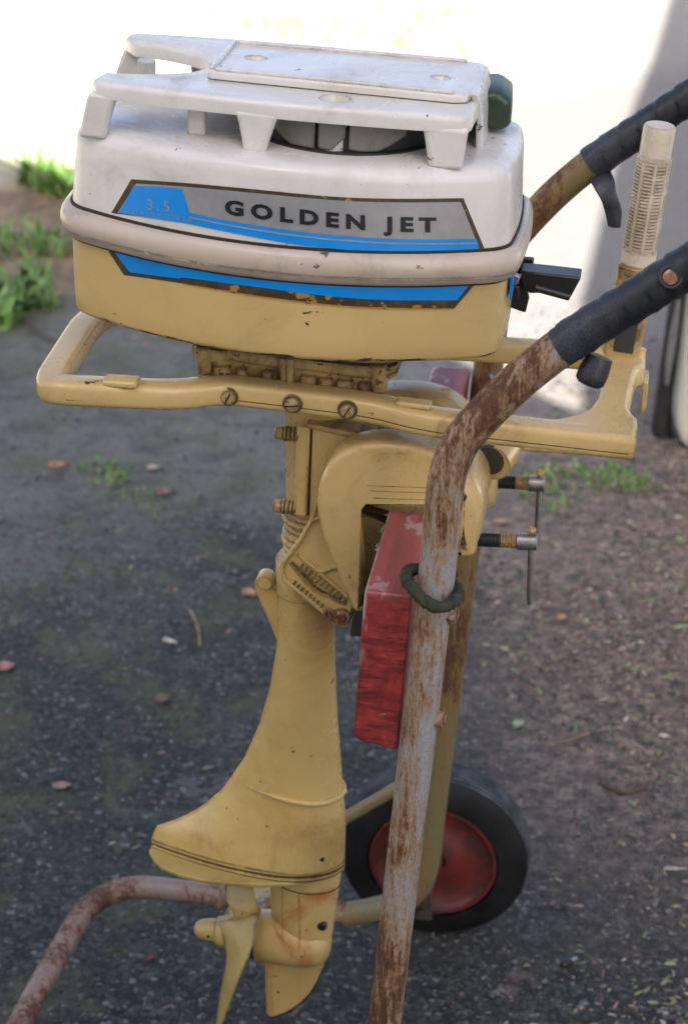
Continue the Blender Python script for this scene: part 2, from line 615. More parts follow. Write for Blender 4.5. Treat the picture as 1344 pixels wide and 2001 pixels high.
def board_mat():
    t = NT('red_painted_lumber')
    c = t.co()
    grain = t.noise(t.co((60, 4, 60), (0, 0, 0)), 1.0, 7, 0.65, 0.4)
    ring = t.noise(t.co((1, 1, 1), (0, 0, 0), (0, R(38), 0)), 1.0, 2)
    ring = t.noise(t.co((26, 3, 170), (0.3, 0, 0.6), (0, R(-40), 0)), 1.0, 6, 0.7, 0.3)
    red = t.mix(t.step(grain, 0.3, 0.7), (0.17, 0.016, 0.016), (0.36, 0.042, 0.040))
    red = t.mix(t.math('MULTIPLY', t.step(ring, 0.44, 0.62), 0.80), red, (0.075, 0.013, 0.012))
    dk = t.step(t.noise(t.co((1, 1, 1), (3, 3, 3)), 13, 9, 0.75, 0.6), 0.50, 0.70, 0, 0.75)
    c1 = t.mix(dk, red, (0.085, 0.018, 0.018))
    sp = t.sep(t.tc.outputs['Object'])
    # bare grey wood where the paint has worn away: top face and its left arris
    top = t.step(sp[2], 0.815, 0.824)
    bare = t.step(t.math('ADD', t.noise(t.co((1, 0.6, 1), (6, 1, 2)), 24, 7, 0.68), t.math('MULTIPLY', top, 0.10)), 0.66, 0.72, 0, 0.85)
    c1 = t.mix(t.math('MULTIPLY', top, 0.28), c1, (0.40, 0.17, 0.16))
    c2 = t.mix(bare, c1, (0.36, 0.25, 0.24))
    arris = t.math('MULTIPLY', t.step(sp[0], 0.0945, 0.0905), t.step(t.noise(t.co((40, 40, 14), (2, 2, 2)), 1.0, 6, 0.7), 0.44, 0.54))
    c2 = t.mix(t.math('MULTIPLY', arris, t.step(sp[2], 0.74, 0.80)), c2, (0.34, 0.29, 0.26))
    scuff = t.step(t.noise(t.co((40, 9, 160), (6, 1, 2)), 1.0, 5, 0.6), 0.66, 0.72, 0, 0.8)
    c2 = t.mix(scuff, c2, (0.30, 0.22, 0.20))
    h = t.math('ADD', t.math('MULTIPLY', grain, 0.5), t.math('MULTIPLY', ring, 0.7))
    h = t.math('SUBTRACT', h, t.math('MULTIPLY', bare, 0.5))
    return t.fin(c2, 0.5, t.bump(t.math('ADD', h, t.math('MULTIPLY', t.noise(c, 300, 4), 0.3)), 0.5, 0.0012))


m_board = board_mat()
m_tyre = plain('weathered_tyre_rubber', (0.011, 0.011, 0.012), 0.6, var=0.35, scale=24, bump=0.35, spec=0.22)
m_tread = plain('dusty_tread_rubber', (0.075, 0.080, 0.095), 0.75, var=0.4, scale=30, bump=0.4, spec=0.2)
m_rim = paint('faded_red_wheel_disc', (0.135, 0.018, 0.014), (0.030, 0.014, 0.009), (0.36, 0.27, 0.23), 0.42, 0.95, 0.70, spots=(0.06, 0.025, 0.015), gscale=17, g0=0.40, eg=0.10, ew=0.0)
m_axle = plain('greasy_axle', (0.05, 0.045, 0.04), 0.5)


def ground_mat():
    t = NT('worn_asphalt_and_dirt')
    c = t.co()
    sp = t.sep(t.tc.outputs['Object'])
    x, y = sp[0], sp[1]
    w = t.noise(c, 1.9, 6, 0.6)
    stone = t.voro(c, 150, out='Color')
    sv = t.sep(stone)[0]
    edge = t.voro(c, 150, 'DISTANCE_TO_EDGE')
    tar = t.mix(t.step(sv, 0.2, 0.95), (0.013, 0.015, 0.014), (0.064, 0.068, 0.064))
    tar = t.mix(t.step(sv, 0.93, 0.97), tar, (0.19, 0.185, 0.18))
    tar = t.mix(t.step(edge, 0.10, 0.01, 0, 0.7), tar, (0.014, 0.014, 0.015))
    # grey dust trodden into the surface; its rise with distance paints in light falloff
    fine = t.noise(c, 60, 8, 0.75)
    far = t.step(y, 2.3, 3.7)  # paler away from the camera: falloff of light put into the colour
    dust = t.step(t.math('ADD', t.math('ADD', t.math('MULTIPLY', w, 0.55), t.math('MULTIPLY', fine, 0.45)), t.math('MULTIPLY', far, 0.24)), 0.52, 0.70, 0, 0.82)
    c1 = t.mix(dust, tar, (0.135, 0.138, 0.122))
    blot = t.noise(t.co((1, 1.3, 1), (2, 8, 4)), 9, 9, 0.74, 0.5)
    c1 = t.mix(t.step(blot, 0.47, 0.62, 0.0, 0.55), c1, (0.030, 0.030, 0.030))
    c1 = t.mix(t.step(t.noise(t.co((1, 1.3, 1), (6, 3, 4)), 14, 9, 0.76, 0.5), 0.55, 0.66, 0.0, 0.5), c1, (0.17, 0.165, 0.155))
    moss = t.step(t.noise(t.co((1, 1, 1), (4, 9, 1)), 7.0, 9, 0.78, 0.5), 0.48, 0.62, 0, 0.75)
    c1 = t.mix(t.math('MULTIPLY', moss, t.step(x, 0.25, -0.25)), c1, (0.075, 0.085, 0.040))
    # reddish dirt and leaf crumbs to the right, pink patches
    litter = t.noise(t.co((1, 1, 1), (1, 7, 3)), 34, 9, 0.8)
    rmask = t.math('MULTIPLY', t.step(t.math('ADD', x, t.math('MULTIPLY', w, 0.5)), 0.28, 0.62), t.step(y, 1.75, 2.4))
    dirt = t.ramp(litter, [(0.36, (0.032, 0.027, 0.023)), (0.45, (0.105, 0.084, 0.072)), (0.54, (0.215, 0.155, 0.125)), (0.64, (0.36, 0.28, 0.215))])
    c2 = t.mix(t.math('MULTIPLY', rmask, t.step(fine, 0.32, 0.58, 0.25, 0.95)), c1, dirt)
    pink = t.step(t.noise(t.co((1, 1.6, 1), (9, 2, 6)), 6.5, 9, 0.72, 0.4), 0.60, 0.67, 0, 0.75)
    c2 = t.mix(t.math('MULTIPLY', pink, t.step(y, 2.9, 2.2)), c2, (0.185, 0.11, 0.10))
    # bare earth along the edge of the paving, then pale dry earth with thin grass
    lft = t.math('ADD', t.math('ADD', y, t.math('MULTIPLY', w, 0.9)), t.math('MULTIPLY', x, -0.55))
    em = t.step(lft, 4.95, 5.25)
    earth = t.mix(t.step(t.noise(c, 16, 9, 0.78), 0.3, 0.7), (0.07, 0.046, 0.030), (0.27, 0.20, 0.13))
    c3 = t.mix(em, c2, earth)
    c3 = t.mix(t.step(t.noise(t.co((1, 1, 1), (3, 5, 7)), 26, 9, 0.8), 0.60, 0.66, 0, 0.6), c3, (0.26, 0.24, 0.21))
    pale = t.mix(t.step(t.noise(c, 7, 8, 0.7), 0.42, 0.66), (0.52, 0.47, 0.38), (0.40, 0.42, 0.24))
    c4 = t.mix(t.step(lft, 6.0, 6.5), c3, pale)
    drive = t.mix(t.noise(c, 45, 8, 0.7), (0.125, 0.122, 0.122), (0.205, 0.20, 0.195))
    dm = t.math('MULTIPLY', t.step(t.math('ADD', x, t.math('MULTIPLY', y, 0.12)), 0.25, 0.5), t.step(y, 3.3, 3.9))
    c4 = t.mix(t.math('MULTIPLY', dm, 0.85), c4, drive)
    hgt = t.math('ADD', t.math('MULTIPLY', t.step(edge, 0, 0.2), t.math('SUBTRACT', 1.0, t.math('MULTIPLY', dust, 0.8))), t.math('MULTIPLY', fine, 1.2))
    return t.fin(c4, 0.72, t.bump(hgt, 0.6, 0.004), spec=0.4)


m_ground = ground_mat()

# ------------------------------------------------------------------ ground
def ground():
    # finer towards the camera so that the surface can roll gently
    xs = [-60, -30, -15, -8, -5] + [-3 + 0.15 * i for i in range(41)] + [5, 8, 15, 30, 60]
    ys = [-60, -30, -12, -5, -1] + [0 + 0.15 * i for i in range(55)] + [9, 12, 18, 30, 60, 120]
    V, F = [], []
    for y in ys:
        for x in xs:
            d = max(0.0, math.hypot(x, y - 1.6) - 1.2)
            z = -0.012 * min(1, d) * (0.5 + 0.5 * math.sin(1.7 * x + 2.3 * y) * math.cos(2.9 * x - 1.1 * y)) - 0.0005
            V.append((x, y, z))
    n = len(xs)
    for j in range(len(ys) - 1):
        for i in range(n - 1):
            F.append((j * n + i, j * n + i + 1, (j + 1) * n + i + 1, (j + 1) * n + i))
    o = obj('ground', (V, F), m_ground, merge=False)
    o['kind'] = 'structure'
    return o


ground()

# ------------------------------------------------------------------ added block behind the camera, unseen, shaped to shade the foreground
def shade_caster():
    tan = math.tan(SUN_EL)
    YH = -1.6

    def caster_pt(gx, gy):
        d = (gy - YH) / 0.981
        return gx - 0.196 * d, d * tan

    ap = caster_pt(0.474, 3.59)
    lf = caster_pt(-1.9, 6.53)
    rt = caster_pt(1.66, 9.6)
    prof = [(lf[0] - 1.3, 0), (lf[0] - 1.3, lf[1] - 0.9), lf, ap, (ap[0], 0)]
    h = thing('shade_caster', 'added shade caster behind the camera, out of frame, shaped to the shade edge', 'shade_caster', (0, -3.2, 0), framed=False)
    m_caster = plain('caster_skin', (0.62, 0.59, 0.53), 0.8, var=0.1, scale=3)
    m_caster_top = plain('grey_roof', (0.12, 0.12, 0.125), 0.7, var=0.2, scale=8)
    obj('caster_body', prism(prof, YH, YH - 3.2), m_caster, h, smooth=0)
    # taller added block on its right, outline traced so the shade edge bows
    rp = [(ap[0] + 0.003, 0), (ap[0] + 0.003, ap[1])]
    for px_, py_ in ((1131, 590), (1165, 450), (1210, 275), (1272, 110), (1306, 0)):
        e_ = ground_at(px_, py_)
        rp.append(caster_pt(e_.x, e_.y))
    rp += [(rp[-1][0] - 0.05, rt[1]), (0.75, rt[1]), (0.75, 0)]
    obj('caster_tower', prism(rp, YH, YH - 2.2), m_caster, h, smooth=0)
    sl = (ap[1] - lf[1]) / (ap[0] - lf[0])
    a, b = Vector((lf[0], YH - 1.6, lf[1] + 0.012)), Vector((ap[0] - 0.02, YH - 1.6, ap[1] + 0.012 - sl * 0.02))
    obj('caster_top', bar(a, b, 3.1, 0.02), m_caster_top, h, smooth=0)
    obj('caster_stub', box((lf[0] - 0.7, YH - 2, lf[1] - 0.2), (0.5, 0.6, 0.9)), m_caster, h, smooth=0)


shade_caster()

# ================================================================== outboard motor
motor = thing('outboard_motor', 'cream and white vintage outboard motor clamped to the red board of the cart', 'outboard motor', (0, 0, 0.16))

# ------------------------------------------------------------------ cowl frame: s along the cowl, v across, t up
A_, B_ = q(137, 402, -.075), q(1005, 490, -.075)
U0, Z0 = (A_[0] + B_[0]) / 2 - 0.003, (A_[1] + B_[1]) / 2
TAU = math.atan2(A_[1] - B_[1], B_[0] - A_[0])
CT, ST = math.cos(TAU), math.sin(TAU)


def cw(s, v, t):
    return (U0 + s * CT + t * ST, v, Z0 - s * ST + t * CT)


def cinv(u, z):
    a, b = u - U0, z - Z0
    return a * CT - b * ST, a * ST + b * CT


L0, W0, W1 = 0.1835, 0.075, 0.125


def plan(o, r=0.015, L=L0):
    """cowl outline grown by o: bulging long sides, slightly bowed ends, rounded corners"""
    L, w0, w1 = L + o, W0 + o, W1 + o
    r = max(0.004, r + o)
    bow = 0.005

    def vn(s):
        return w0 + (w1 - w0) * (1 - (s / L) ** 2)

    def se(v):
        return L + bow * (1 - (v / w0) ** 2)

    out = []
    near = [(s, -vn(s)) for s in [-(L - r) + 2 * (L - r) * k / 26 for k in range(27)]]
    right = [(se(v), v) for v in [-(w0 - r) + 2 * (w0 - r) * k / 8 for k in range(9)]]

    def corner(p, c, s_):
        return [tuple((1 - t) ** 2 * p[i] + 2 * t * (1 - t) * c[i] + t * t * s_[i] for i in (0, 1)) for t in [k / 7 for k in range(1, 7)]]

    cr = corner(near[-1], (L, -w0), right[0])
    half = near + cr + right
    far = [(-s, -v) for s, v in near]
    left = [(-s, -v) for s, v in right]
    cr2 = corner(right[-1], (L, w0), far[0])
    cr3 = corner(far[-1], (-L, w0), left[0])
    cr4 = corner(left[-1], (-L, -w0), near[0])
    return near + cr + right + cr2 + far + cr3 + left + cr4


def cowl_loft(levels, cap0=True, cap1=True, r=0.015):
    return loft([[cw(s, v, t) for s, v in plan(o, r)] for t, o in levels], cap0, cap1)


upper_levels = [(0.0015, -0.0005), (0.02, -0.0015), (0.04, -0.003), (0.056, -0.0040), (0.0610, -0.0050), (0.0645, -0.0072), (0.0668, -0.0104), (0.0680, -0.0142), (0.0690, -0.022), (0.0700, -0.036), (0.0706, -0.055)]
obj('upper_cowl', cowl_loft(upper_levels), m_white, motor, smooth=40)
obj('seam_gasket', cowl_loft([(0.0028, 0.0012), (-0.0015, 0.0012)]), m_grime, motor)
obj('cowl_band', cowl_loft([(0.0006, 0.0030), (-0.0010, 0.0060), (-0.004, 0.0082), (-0.009, 0.0094), (-0.0135, 0.0095), (-0.0172, 0.0086), (-0.0180, 0.0079), (-0.0188, 0.0083), (-0.0225, 0.0066), (-0.0252, 0.0044), (-0.0266, 0.0016)]), m_band, motor, smooth=26)
obj('seam_gasket', cowl_loft([(-0.0262, 0.0010), (-0.0282, 0.0010)]), m_grime, motor)
lower_levels = [(-0.0275, 0.0), (-0.060, -0.0006), (-0.080, -0.0014), (-0.0915, -0.0020), (-0.0945, -0.0032), (-0.0964, -0.0056), (-0.0975, -0.0095), (-0.098, -0.03)]
obj('lower_cowl', cowl_loft(lower_levels, r=0.016), m_lower, motor, smooth=40)


def draft(t):
    lv = upper_levels if t > 0 else lower_levels
    lv = sorted(lv)
    if t <= lv[0][0]:
        return lv[0][1]
    for (a, oa), (b, ob) in zip(lv, lv[1:]):
        if a <= t <= b:
            return oa + (ob - oa) * (t - a) / (b - a)
    return lv[-1][1]


def on_cowl(px, py, lift=0.0005):
    v = -0.11
    for _ in range(14):
        s, t = cinv(*q(px, py, v))
        o = draft(t)
        L, w0, w1 = L0 + o, W0 + o, W1 + o
        s = max(-L, min(L, s))
        v = -(w0 + (w1 - w0) * (1 - (s / L) ** 2))
    return cw(s, v - lift, t)


def along(poly, f):
    d = [0]
    for a, b in zip(poly, poly[1:]):
        d.append(d[-1] + abs(b[0] - a[0]))
    x = f * d[-1]
    for i in range(len(poly) - 1):
        if x <= d[i + 1] + 1e-9:
            k = (x - d[i]) / max(1e-9, d[i + 1] - d[i])
            return tuple(poly[i][j] + k * (poly[i + 1][j] - poly[i][j]) for j in (0, 1))
    return poly[-1]


def smoothpoly(p):
    return [(a.x, a.y) for a in (catmull([(x, y, 0) for x, y in p], 5) if len(p) > 2 else [Vector((x, y, 0)) for x, y in p])]


def patch(top, bot, lift, n=40, rows=2):
    top, bot = smoothpoly(top), smoothpoly(bot)
    V, F = [], []
    for i in range(n + 1):
        a, b = along(top, i / n), along(bot, i / n)
        for j in range(rows + 1):
            k = j / rows
            V.append(on_cowl(a[0] + (b[0] - a[0]) * k, a[1] + (b[1] - a[1]) * k, lift))
    for i in range(n):
        for j in range(rows):
            F.append((i * (rows + 1) + j, (i + 1) * (rows + 1) + j, (i + 1) * (rows + 1) + j + 1, i * (rows + 1) + j + 1))
    return V, F


LOW = [(221, 416), (297, 426), (370, 437), (480, 459), (596, 479), (766, 493), (946, 491)]
d1 = obj('upper_decal', patch([(257, 350), (360, 357), (471, 367), (652, 384), (780, 388), (905, 387)], [(218, 416)] + LOW[1:-1] + [(949, 492)], 0.0004), m_border, motor,
         label='silver and blue name decal on the white cowl')
obj('silver_field', patch([(267, 358), (360, 364), (471, 374), (652, 390.5), (780, 395), (900, 394)], [(231, 415)] + LOW[1:-1] + [(938, 490)], 0.0008), m_silver, d1)
obj('blue_field', patch([(263, 362), (310, 364), (357, 368)], [(234, 415), (297, 425), (377, 437)], 0.0012, 14), m_blue, d1)
STR = [(370, 415), (480, 436.5), (596, 453), (680, 461), (766, 466), (850, 467), (931, 466)]
obj('blue_stripe', patch(STR, [(372, 437)] + LOW[3:-1] + [(937, 490)], 0.0012), m_blue, d1)
obj('pin_stripe', patch([(x, y + 6.5) for x, y in STR], [(x + 1, y + 10.0) for x, y in STR], 0.0016, rows=1), m_line, d1)


def lettering(txt, base, cap, x0, x1, name, mat, parent, bold=0.0, lift=0.0016, gap=1.0):
    cu = bpy.data.curves.new(name, 'FONT')
    cu.body = txt
    cu.size = 1
    cu.space_character = gap
    cu.offset = bold
    cu.resolution_u = 3
    tmp = bpy.data.objects.new('tmp_text', cu)
    col.objects.link(tmp)
    dg = bpy.context.evaluated_depsgraph_get()
    dg.update()
    me = bpy.data.meshes.new_from_object(tmp.evaluated_get(dg))
    V = [tuple(v.co) for v in me.vertices]
    F = [tuple(p.vertices) for p in me.polygons]
    bpy.data.objects.remove(tmp)
    bpy.data.meshes.remove(me)
    mx, Mx = min(v[0] for v in V), max(v[0] for v in V)
    My = max(v[1] for v in V)
    base = smoothpoly(base)
    W = []
    for v in V:
        f = (v[0] - mx) / (Mx - mx)
        px = x0 + f * (x1 - x0)
        bx = max(base[0][0], min(base[-1][0], px))
        for a, b in zip(base, base[1:]):
            if a[0] <= bx <= b[0] + 1e-6:
                by = a[1] + (b[1] - a[1]) * (bx - a[0]) / max(1e-6, b[0] - a[0])
                break
        W.append(on_cowl(px, by - v[1] / My * cap, lift))
    return obj(name, (W, F), mat, parent, smooth=0, recalc=False)


lettering('GOLDEN JET', [(438, 415.5), (560, 432), (692, 445.5), (770, 450), (854, 451.5)], 28, 440, 853, 'lettering', m_ink, d1, bold=0.046, gap=1.5)
lettering('3.5', [(286, 408), (335, 413)], 21, 289, 333, 'lettering', m_dim, d1, bold=0.012, gap=1.4)
lettering('HORSEPOWER', [(240, 416), (310, 424), (380, 433.5)], 9, 246, 378, 'lettering', m_dim, d1, bold=0.0, gap=1.5)

LT = [(212, 490), (300, 502), (370, 511), (450, 524), (540, 537), (660, 549), (780, 553), (930, 552)]
d2 = obj('lower_decal', patch(LT, [(243, 537.5), (300, 545), (353, 553), (440, 567), (517, 579.5), (652, 595.5), (766, 601), (887, 603)], 0.0004), m_border, motor,
         label='blue stripe decal with worn black edge on the cream cowl')
obj('blue_stripe', patch([(224, 491)] + LT[1:-1] + [(920, 552)], [(254, 531), (300, 537.5), (355, 544), (356, 541.5), (440, 552), (517, 562), (652, 579), (766, 586), (893, 586)], 0.0009, 60), m_blue, d2)
obj('worn_edge', patch([(360, 553.5), (440, 566.5), (517, 579), (652, 595), (766, 600.5), (880, 602)], [(360, 555.5), (440, 569.5), (517, 582), (652, 598), (766, 604), (880, 604)], 0.0009, rows=1), m_orange, d2)

# ------------------------------------------------------------------ top cover with its carrying arms
TP = 0.1105      # top face of the cover


def slab(outline, holes, t_top, th, r=0.004, depth=0.008, cup=0.55):
    """cover plate: rounded rim, dished holes"""
    n = len(outline)
    P = [Vector((s, v, 0)) for s, v in outline]
    area = sum(P[i - 1].x * P[i].y - P[i].x * P[i - 1].y for i in range(n))
    if area < 0:
        P.reverse()
    nrm = []
    for i in range(n):
        a, b = (P[i] - P[i - 1]).normalized(), (P[(i + 1) % n] - P[i]).normalized()
        t = (a + b).normalized()
        m = 1 / max(0.5, t.dot(a))
        nrm.append(Vector((t.y, -t.x, 0)) * m)

    def ringo(o, t):
        return [(P[i].x + nrm[i].x * o, P[i].y + nrm[i].y * o, t) for i in range(n)]

    rims = [ringo(-r, t_top), ringo(-r * 0.5, t_top - r * 0.13), ringo(-r * 0.13, t_top - r * 0.5), ringo(0, t_top - r), ringo(0, t_top - th)]
    V, F = loft(rims, False, False)
    V, F = list(V), list(F)
    loops = [[Vector((p[0], p[1], 0)) for p in rims[0]]]
    hv = []
    for cx, cy, rad in holes:
        loops.append([Vector((cx + rad * math.cos(2 * math.pi * k / 20), cy + rad * math.sin(2 * math.pi * k / 20), 0)) for k in range(20)])
    tri = tessellate_polygon(loops)
    flat = [p for l in loops for p in l]
    b = len(V)
    V += [(p.x, p.y, t_top) for p in flat]
    F += [tuple(i + b for i in t) for t in tri]
    V2 = [(p.x, p.y, t_top - th) for p in flat]
    b = len(V)
    V += V2
    F += [tuple(i + b for i in t) for t in tri]
    g = [(V, F)]
    for cx, cy, rad in holes:
        rr = [[(cx + k_ * rad * math.cos(2 * math.pi * k / 20), cy + k_ * rad * math.sin(2 * math.pi * k / 20), t_top - d) for k in range(20)]
              for k_, d in ((1, 0), (0.93, depth * 0.25), (0.82, depth * 0.6), (cup, depth))]
        g.append(loft(rr, False, True))
    V, F = join(*g)
    return [cw(*p) for p in V], F


def leg(s0, s1, b0, b1, v, side, t0=0.0668, th=0.011, flare=0.004):
    """tapered leg from the rim of the cover (s0..s1) down to the cowl (b0..b1)"""
    rings = []
    for k in range(7):
        f = k / 6
        g = f ** 0.7
        a, b = s0 + (b0 - s0) * g, s1 + (b1 - s1) * g
        t = TP - 0.0100 + (t0 - TP + 0.0100) * f
        vo = v - side * (0.0 - flare * f)
        rings.append([cw(a, vo, t), cw(b, vo, t), cw(b, vo - side * th, t), cw(a, vo - side * th, t)])
    return loft(rings)


def nearv(s):
    return -(0.083 + 0.013 * (1 - (s / 0.17) ** 2))


edge_near = [(s, nearv(s)) for s in [-0.157 + 0.297 * k / 16 for k in range(17)]]
outl = [(-0.163, -0.075)] + edge_near + [(0.146, -0.078), (0.1475, -0.03), (0.1475, 0.03), (0.146, 0.078)] + [(s, -v) for s, v in reversed(edge_near)] + [(-0.172, 0.081), (-0.173, 0.070)]
inner = [(-0.160, 0.052), (-0.150, 0.051), (-0.130, 0.047), (-0.108, 0.038), (-0.092, 0.026), (-0.083, 0.010), (-0.081, 0.0)]
outl += inner + [(s, -v) for s, v in reversed(inner[:-1])]
cover = obj('top_cover', join(slab(outl, [(0.0355, -0.0705, 0.0128), (0.0355, 0.0705, 0.0128)], TP, 0.0138, 0.0056, 0.009, 0.7)), m_white, motor, smooth=50,
            label='white carrying cover raised on legs over the cowl')
for side in (-1, 1):
    for (a, b, c, d, f) in (((-0.1632, -0.1385, -0.172, -0.150, -0.0005) if side < 0 else (-0.1725, -0.1525, -0.186, -0.157, -0.004)), (-0.042, -0.004, -0.033, -0.0155, 0.001), (0.107, 0.1450, 0.1150, 0.1420, 0.0)):
        vm = side * abs(nearv((a + b) / 2))
        obj('cover_leg', leg(a, b, c, d, vm + side * 0.0006, side, t0=0.0625 if a < -0.1 else 0.0668, th=0.012, flare=f), m_white, cover, smooth=30, bevel=0.0034, seg=3)
obj('cover_web', loft([[cw(-0.118, 0.073, TP - 0.010), cw(-0.04, 0.078, TP - 0.010), cw(-0.04, 0.088, TP - 0.010), cw(-0.118, 0.083, TP - 0.010)],
                       [cw(-0.114, 0.075, 0.066), cw(-0.045, 0.080, 0.066), cw(-0.045, 0.090, 0.066), cw(-0.114, 0.085, 0.066)]]), m_white, cover, bevel=0.003)
# posts under the dished screw holes
for v in (-0.0715, 0.0715):
    obj('post', lathe(cw(0.0355, v, 0.062), (ST, 0, CT), [(0, 0.0122), (0.0405, 0.0122)], 24), m_white, cover)
# raised lid with a rim
lid_out = [(-0.074, -0.046), (-0.070, -0.0495), (0.02, -0.0525), (0.128, -0.0545), (0.139, -0.050), (0.1425, -0.03), (0.1425, 0.03), (0.139, 0.050), (0.128, 0.0545), (0.02, 0.0525), (-0.070, 0.0495), (-0.074, 0.046)]
lid = obj('lid', slab(lid_out, [(-0.044, 0.0025, 0.0095), (0.112, -0.006, 0.0085)], TP + 0.0075, 0.0072, 0.0028, 0.006, 0.5), m_white, cover, smooth=50)


def lidbar(a, b, w=0.005, h=0.0035):
    return bar(cw(a[0], a[1], TP + 0.0083), cw(b[0], b[1], TP + 0.0083), w, h, (ST, 0, CT))


obj('lid_rim', join(lidbar((-0.068, -0.0462), (0.128, -0.0512), 0.0048), lidbar((-0.068, 0.0462), (0.128, 0.0512), 0.0048), lidbar((-0.0705, -0.046), (-0.0705, 0.046), 0.0048, 0.0036)), m_white, lid, bevel=0.0012)
obj('seam_line', loft([[cw(s * 1.002 + 0.0, v * 1.004, t) for s, v in lid_out] for t in (TP + 0.0003, TP + 0.0009)], False, False), m_grime, lid)
# end strap that runs over the right end of the cover down to the cowl
strap = [(0.139, TP + 0.0070), (0.1465, TP + 0.0055), (0.1500, TP - 0.002), (0.1520, TP - 0.016), (0.1535, 0.066)]
rings = []
for i, (s, t) in enumerate(strap):
    w = 0.046 - 0.003 * i
    rings.append([cw(s, -w, t), cw(s, w, t), cw(s - 0.006, w, t - 0.002), cw(s - 0.006, -w, t - 0.002)])
obj('end_strap', loft(rings), m_white, cover, bevel=0.0018)

# starter housing glimpsed between the legs
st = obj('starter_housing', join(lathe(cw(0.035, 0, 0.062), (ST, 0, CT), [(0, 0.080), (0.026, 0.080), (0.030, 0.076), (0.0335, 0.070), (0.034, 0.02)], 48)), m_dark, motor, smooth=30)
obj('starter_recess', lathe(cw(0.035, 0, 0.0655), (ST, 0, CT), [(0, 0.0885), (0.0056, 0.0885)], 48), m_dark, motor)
for a0, a1 in ((-97, -82), (-80, -46), (-128, -99)):
    pts_ = [(0.0845 * math.cos(R(a0 + (a1 - a0) * k / 6)), 0.0845 * math.sin(R(a0 + (a1 - a0) * k / 6))) for k in range(7)]
    lo = [0.0735, 0.0715, 0.0715, 0.0715, 0.075, 0.079, 0.083] if a0 != -128 else [0.083, 0.079, 0.075, 0.0715, 0.0715, 0.0715, 0.0715]
    obj('rusty_shield', loft([[cw(0.035 + x * f, y * f, t) for f, t in ((1, l_), (1.0, 0.099), (0.975, 0.099), (0.975, l_))] for (x, y), l_ in zip(pts_, lo)]), m_cast, st, bevel=0.001)
obj('cover_boss', loft([[cw(-0.078 + dx * k, -0.066 + dy * k, t) for dx, dy in ((-0.008, -0.006), (0.008, -0.006), (0.008, 0.006), (-0.008, 0.006))] for k, t in ((1, 0.0695), (0.85, 0.0985))]), m_white, cover, bevel=0.002)

# fuel cap under the arms
def on_level(px, py, t):
    """(s, v) where the sight line meets the cowl level t"""
    d, o = ray(px, py), CAM - ORG
    df, of = (d.dot(UH), d.dot(VH), d.z), (o.dot(UH), o.dot(VH), o.z)
    k = (t - ((of[0] - U0) * ST + (of[2] - Z0) * CT)) / (df[0] * ST + df[2] * CT)
    p = [of[i] + k * df[i] for i in range(3)]
    return cinv(p[0], p[2])[0], p[1]


FS, FV = on_level(287, 163, 0.080)
fc = obj('fuel_cap', lathe(cw(FS, FV, 0.0695), (ST, 0, CT), [(0, 0.0275), (0.004, 0.0285), (0.008, 0.0285), (0.0095, 0.0275), (0.0105, 0.025), (0.011, 0.010)], 40), m_band, motor, smooth=30)
obj('gasket', lathe(cw(FS, FV, 0.081), (ST, 0, CT), [(0, 0.0085), (0.006, 0.0085), (0.0065, 0.008)], 24), m_navy, fc)
kn = []
for s_, r_ in ((0, 0.0078), (0.012, 0.0078), (0.0132, 0.0070), (0.0138, 0.003)):
    ring = []
    for k in range(60):
        a = 2 * math.pi * k / 60
        rr = r_ * (1 - (0.07 if (k % 2 and s_ < 0.0125) else 0))
        p = cw(FS + rr * math.cos(a), FV + rr * math.sin(a), 0.0875 + s_)
        ring.append(p)
    kn.append(ring)
obj('vent_screw', loft(kn), plain('pale_knob', (0.52, 0.51, 0.46), 0.5, var=0.12), fc, smooth=20)

# dark green starter handle at the right end of the cover
gp = [(-0.021, -0.019), (0.012, -0.019), (0.020, -0.013), (0.021, 0.012), (0.008, 0.021), (-0.012, 0.020), (-0.021, 0.012)]
c0 = Vector(cw(0.150, 0.044, 0.088))
gp = [(a_ * 0.86, b_ * 0.84) for a_, b_ in gp]


def gring(k, dv, du=0):
    return [(c0.x + a * k + du, c0.y + dv, c0.z + b * k) for a, b in gp]


sg = obj('starter_grip', loft([gring(0.86, -0.034, 0.004), gring(1.0, -0.028, 0.004), gring(1.0, 0.026), gring(0.85, 0.034)]), m_green, motor, smooth=30, bevel=0.0035, seg=3)
obj('grip_neck', lathe((c0.x - 0.002, c0.y + 0.004, c0.z - 0.03), (0, 0, 1), [(0, 0.012), (0.016, 0.012)], 20), m_band, sg)

# choke control at the right of the cowl: crossed black tabs and a lever
ck = thing_c = obj('choke_control', join(
    prism([q(1000, 500, 0.02), q(1043, 503, 0.02), q(1041, 530, 0.02), q(1005, 536, 0.02), q(992, 520, 0.02)], 0.016, 0.022),
    prism([q(1003, 536, 0.0), q(1028, 545, 0.0), q(1034, 580, 0.0), q(1027, 607, 0.0), q(994, 596, 0.0), q(996, 550, 0.0)], -0.006, 0.0),
    box((q(1003, 560, 0.0)[0], 0.0, q(1003, 560, 0.0)[1]), (0.012, 0.03, 0.012))), m_black, motor, bevel=0.0012)
lv = [q(1016, 530, -0.012), q(1075, 536, -0.012), q(1135, 543, -0.012), q(1113, 584, -0.012), q(1070, 573, -0.012), q(1034, 574, -0.012), q(1020, 560, -0.012)]
obj('lever', prism(lv, -0.012, 0.012), m_black, ck, bevel=0.0015)
obj('lever_pin', join(lathe((q(1045, 562, -0.0135)[0], -0.0135, q(1045, 562, -0.0135)[1]), (1, 0.05, -0.25), [(0, 0.0034), (0.030, 0.0034), (0.031, 0.002)], 14)), m_black, ck)
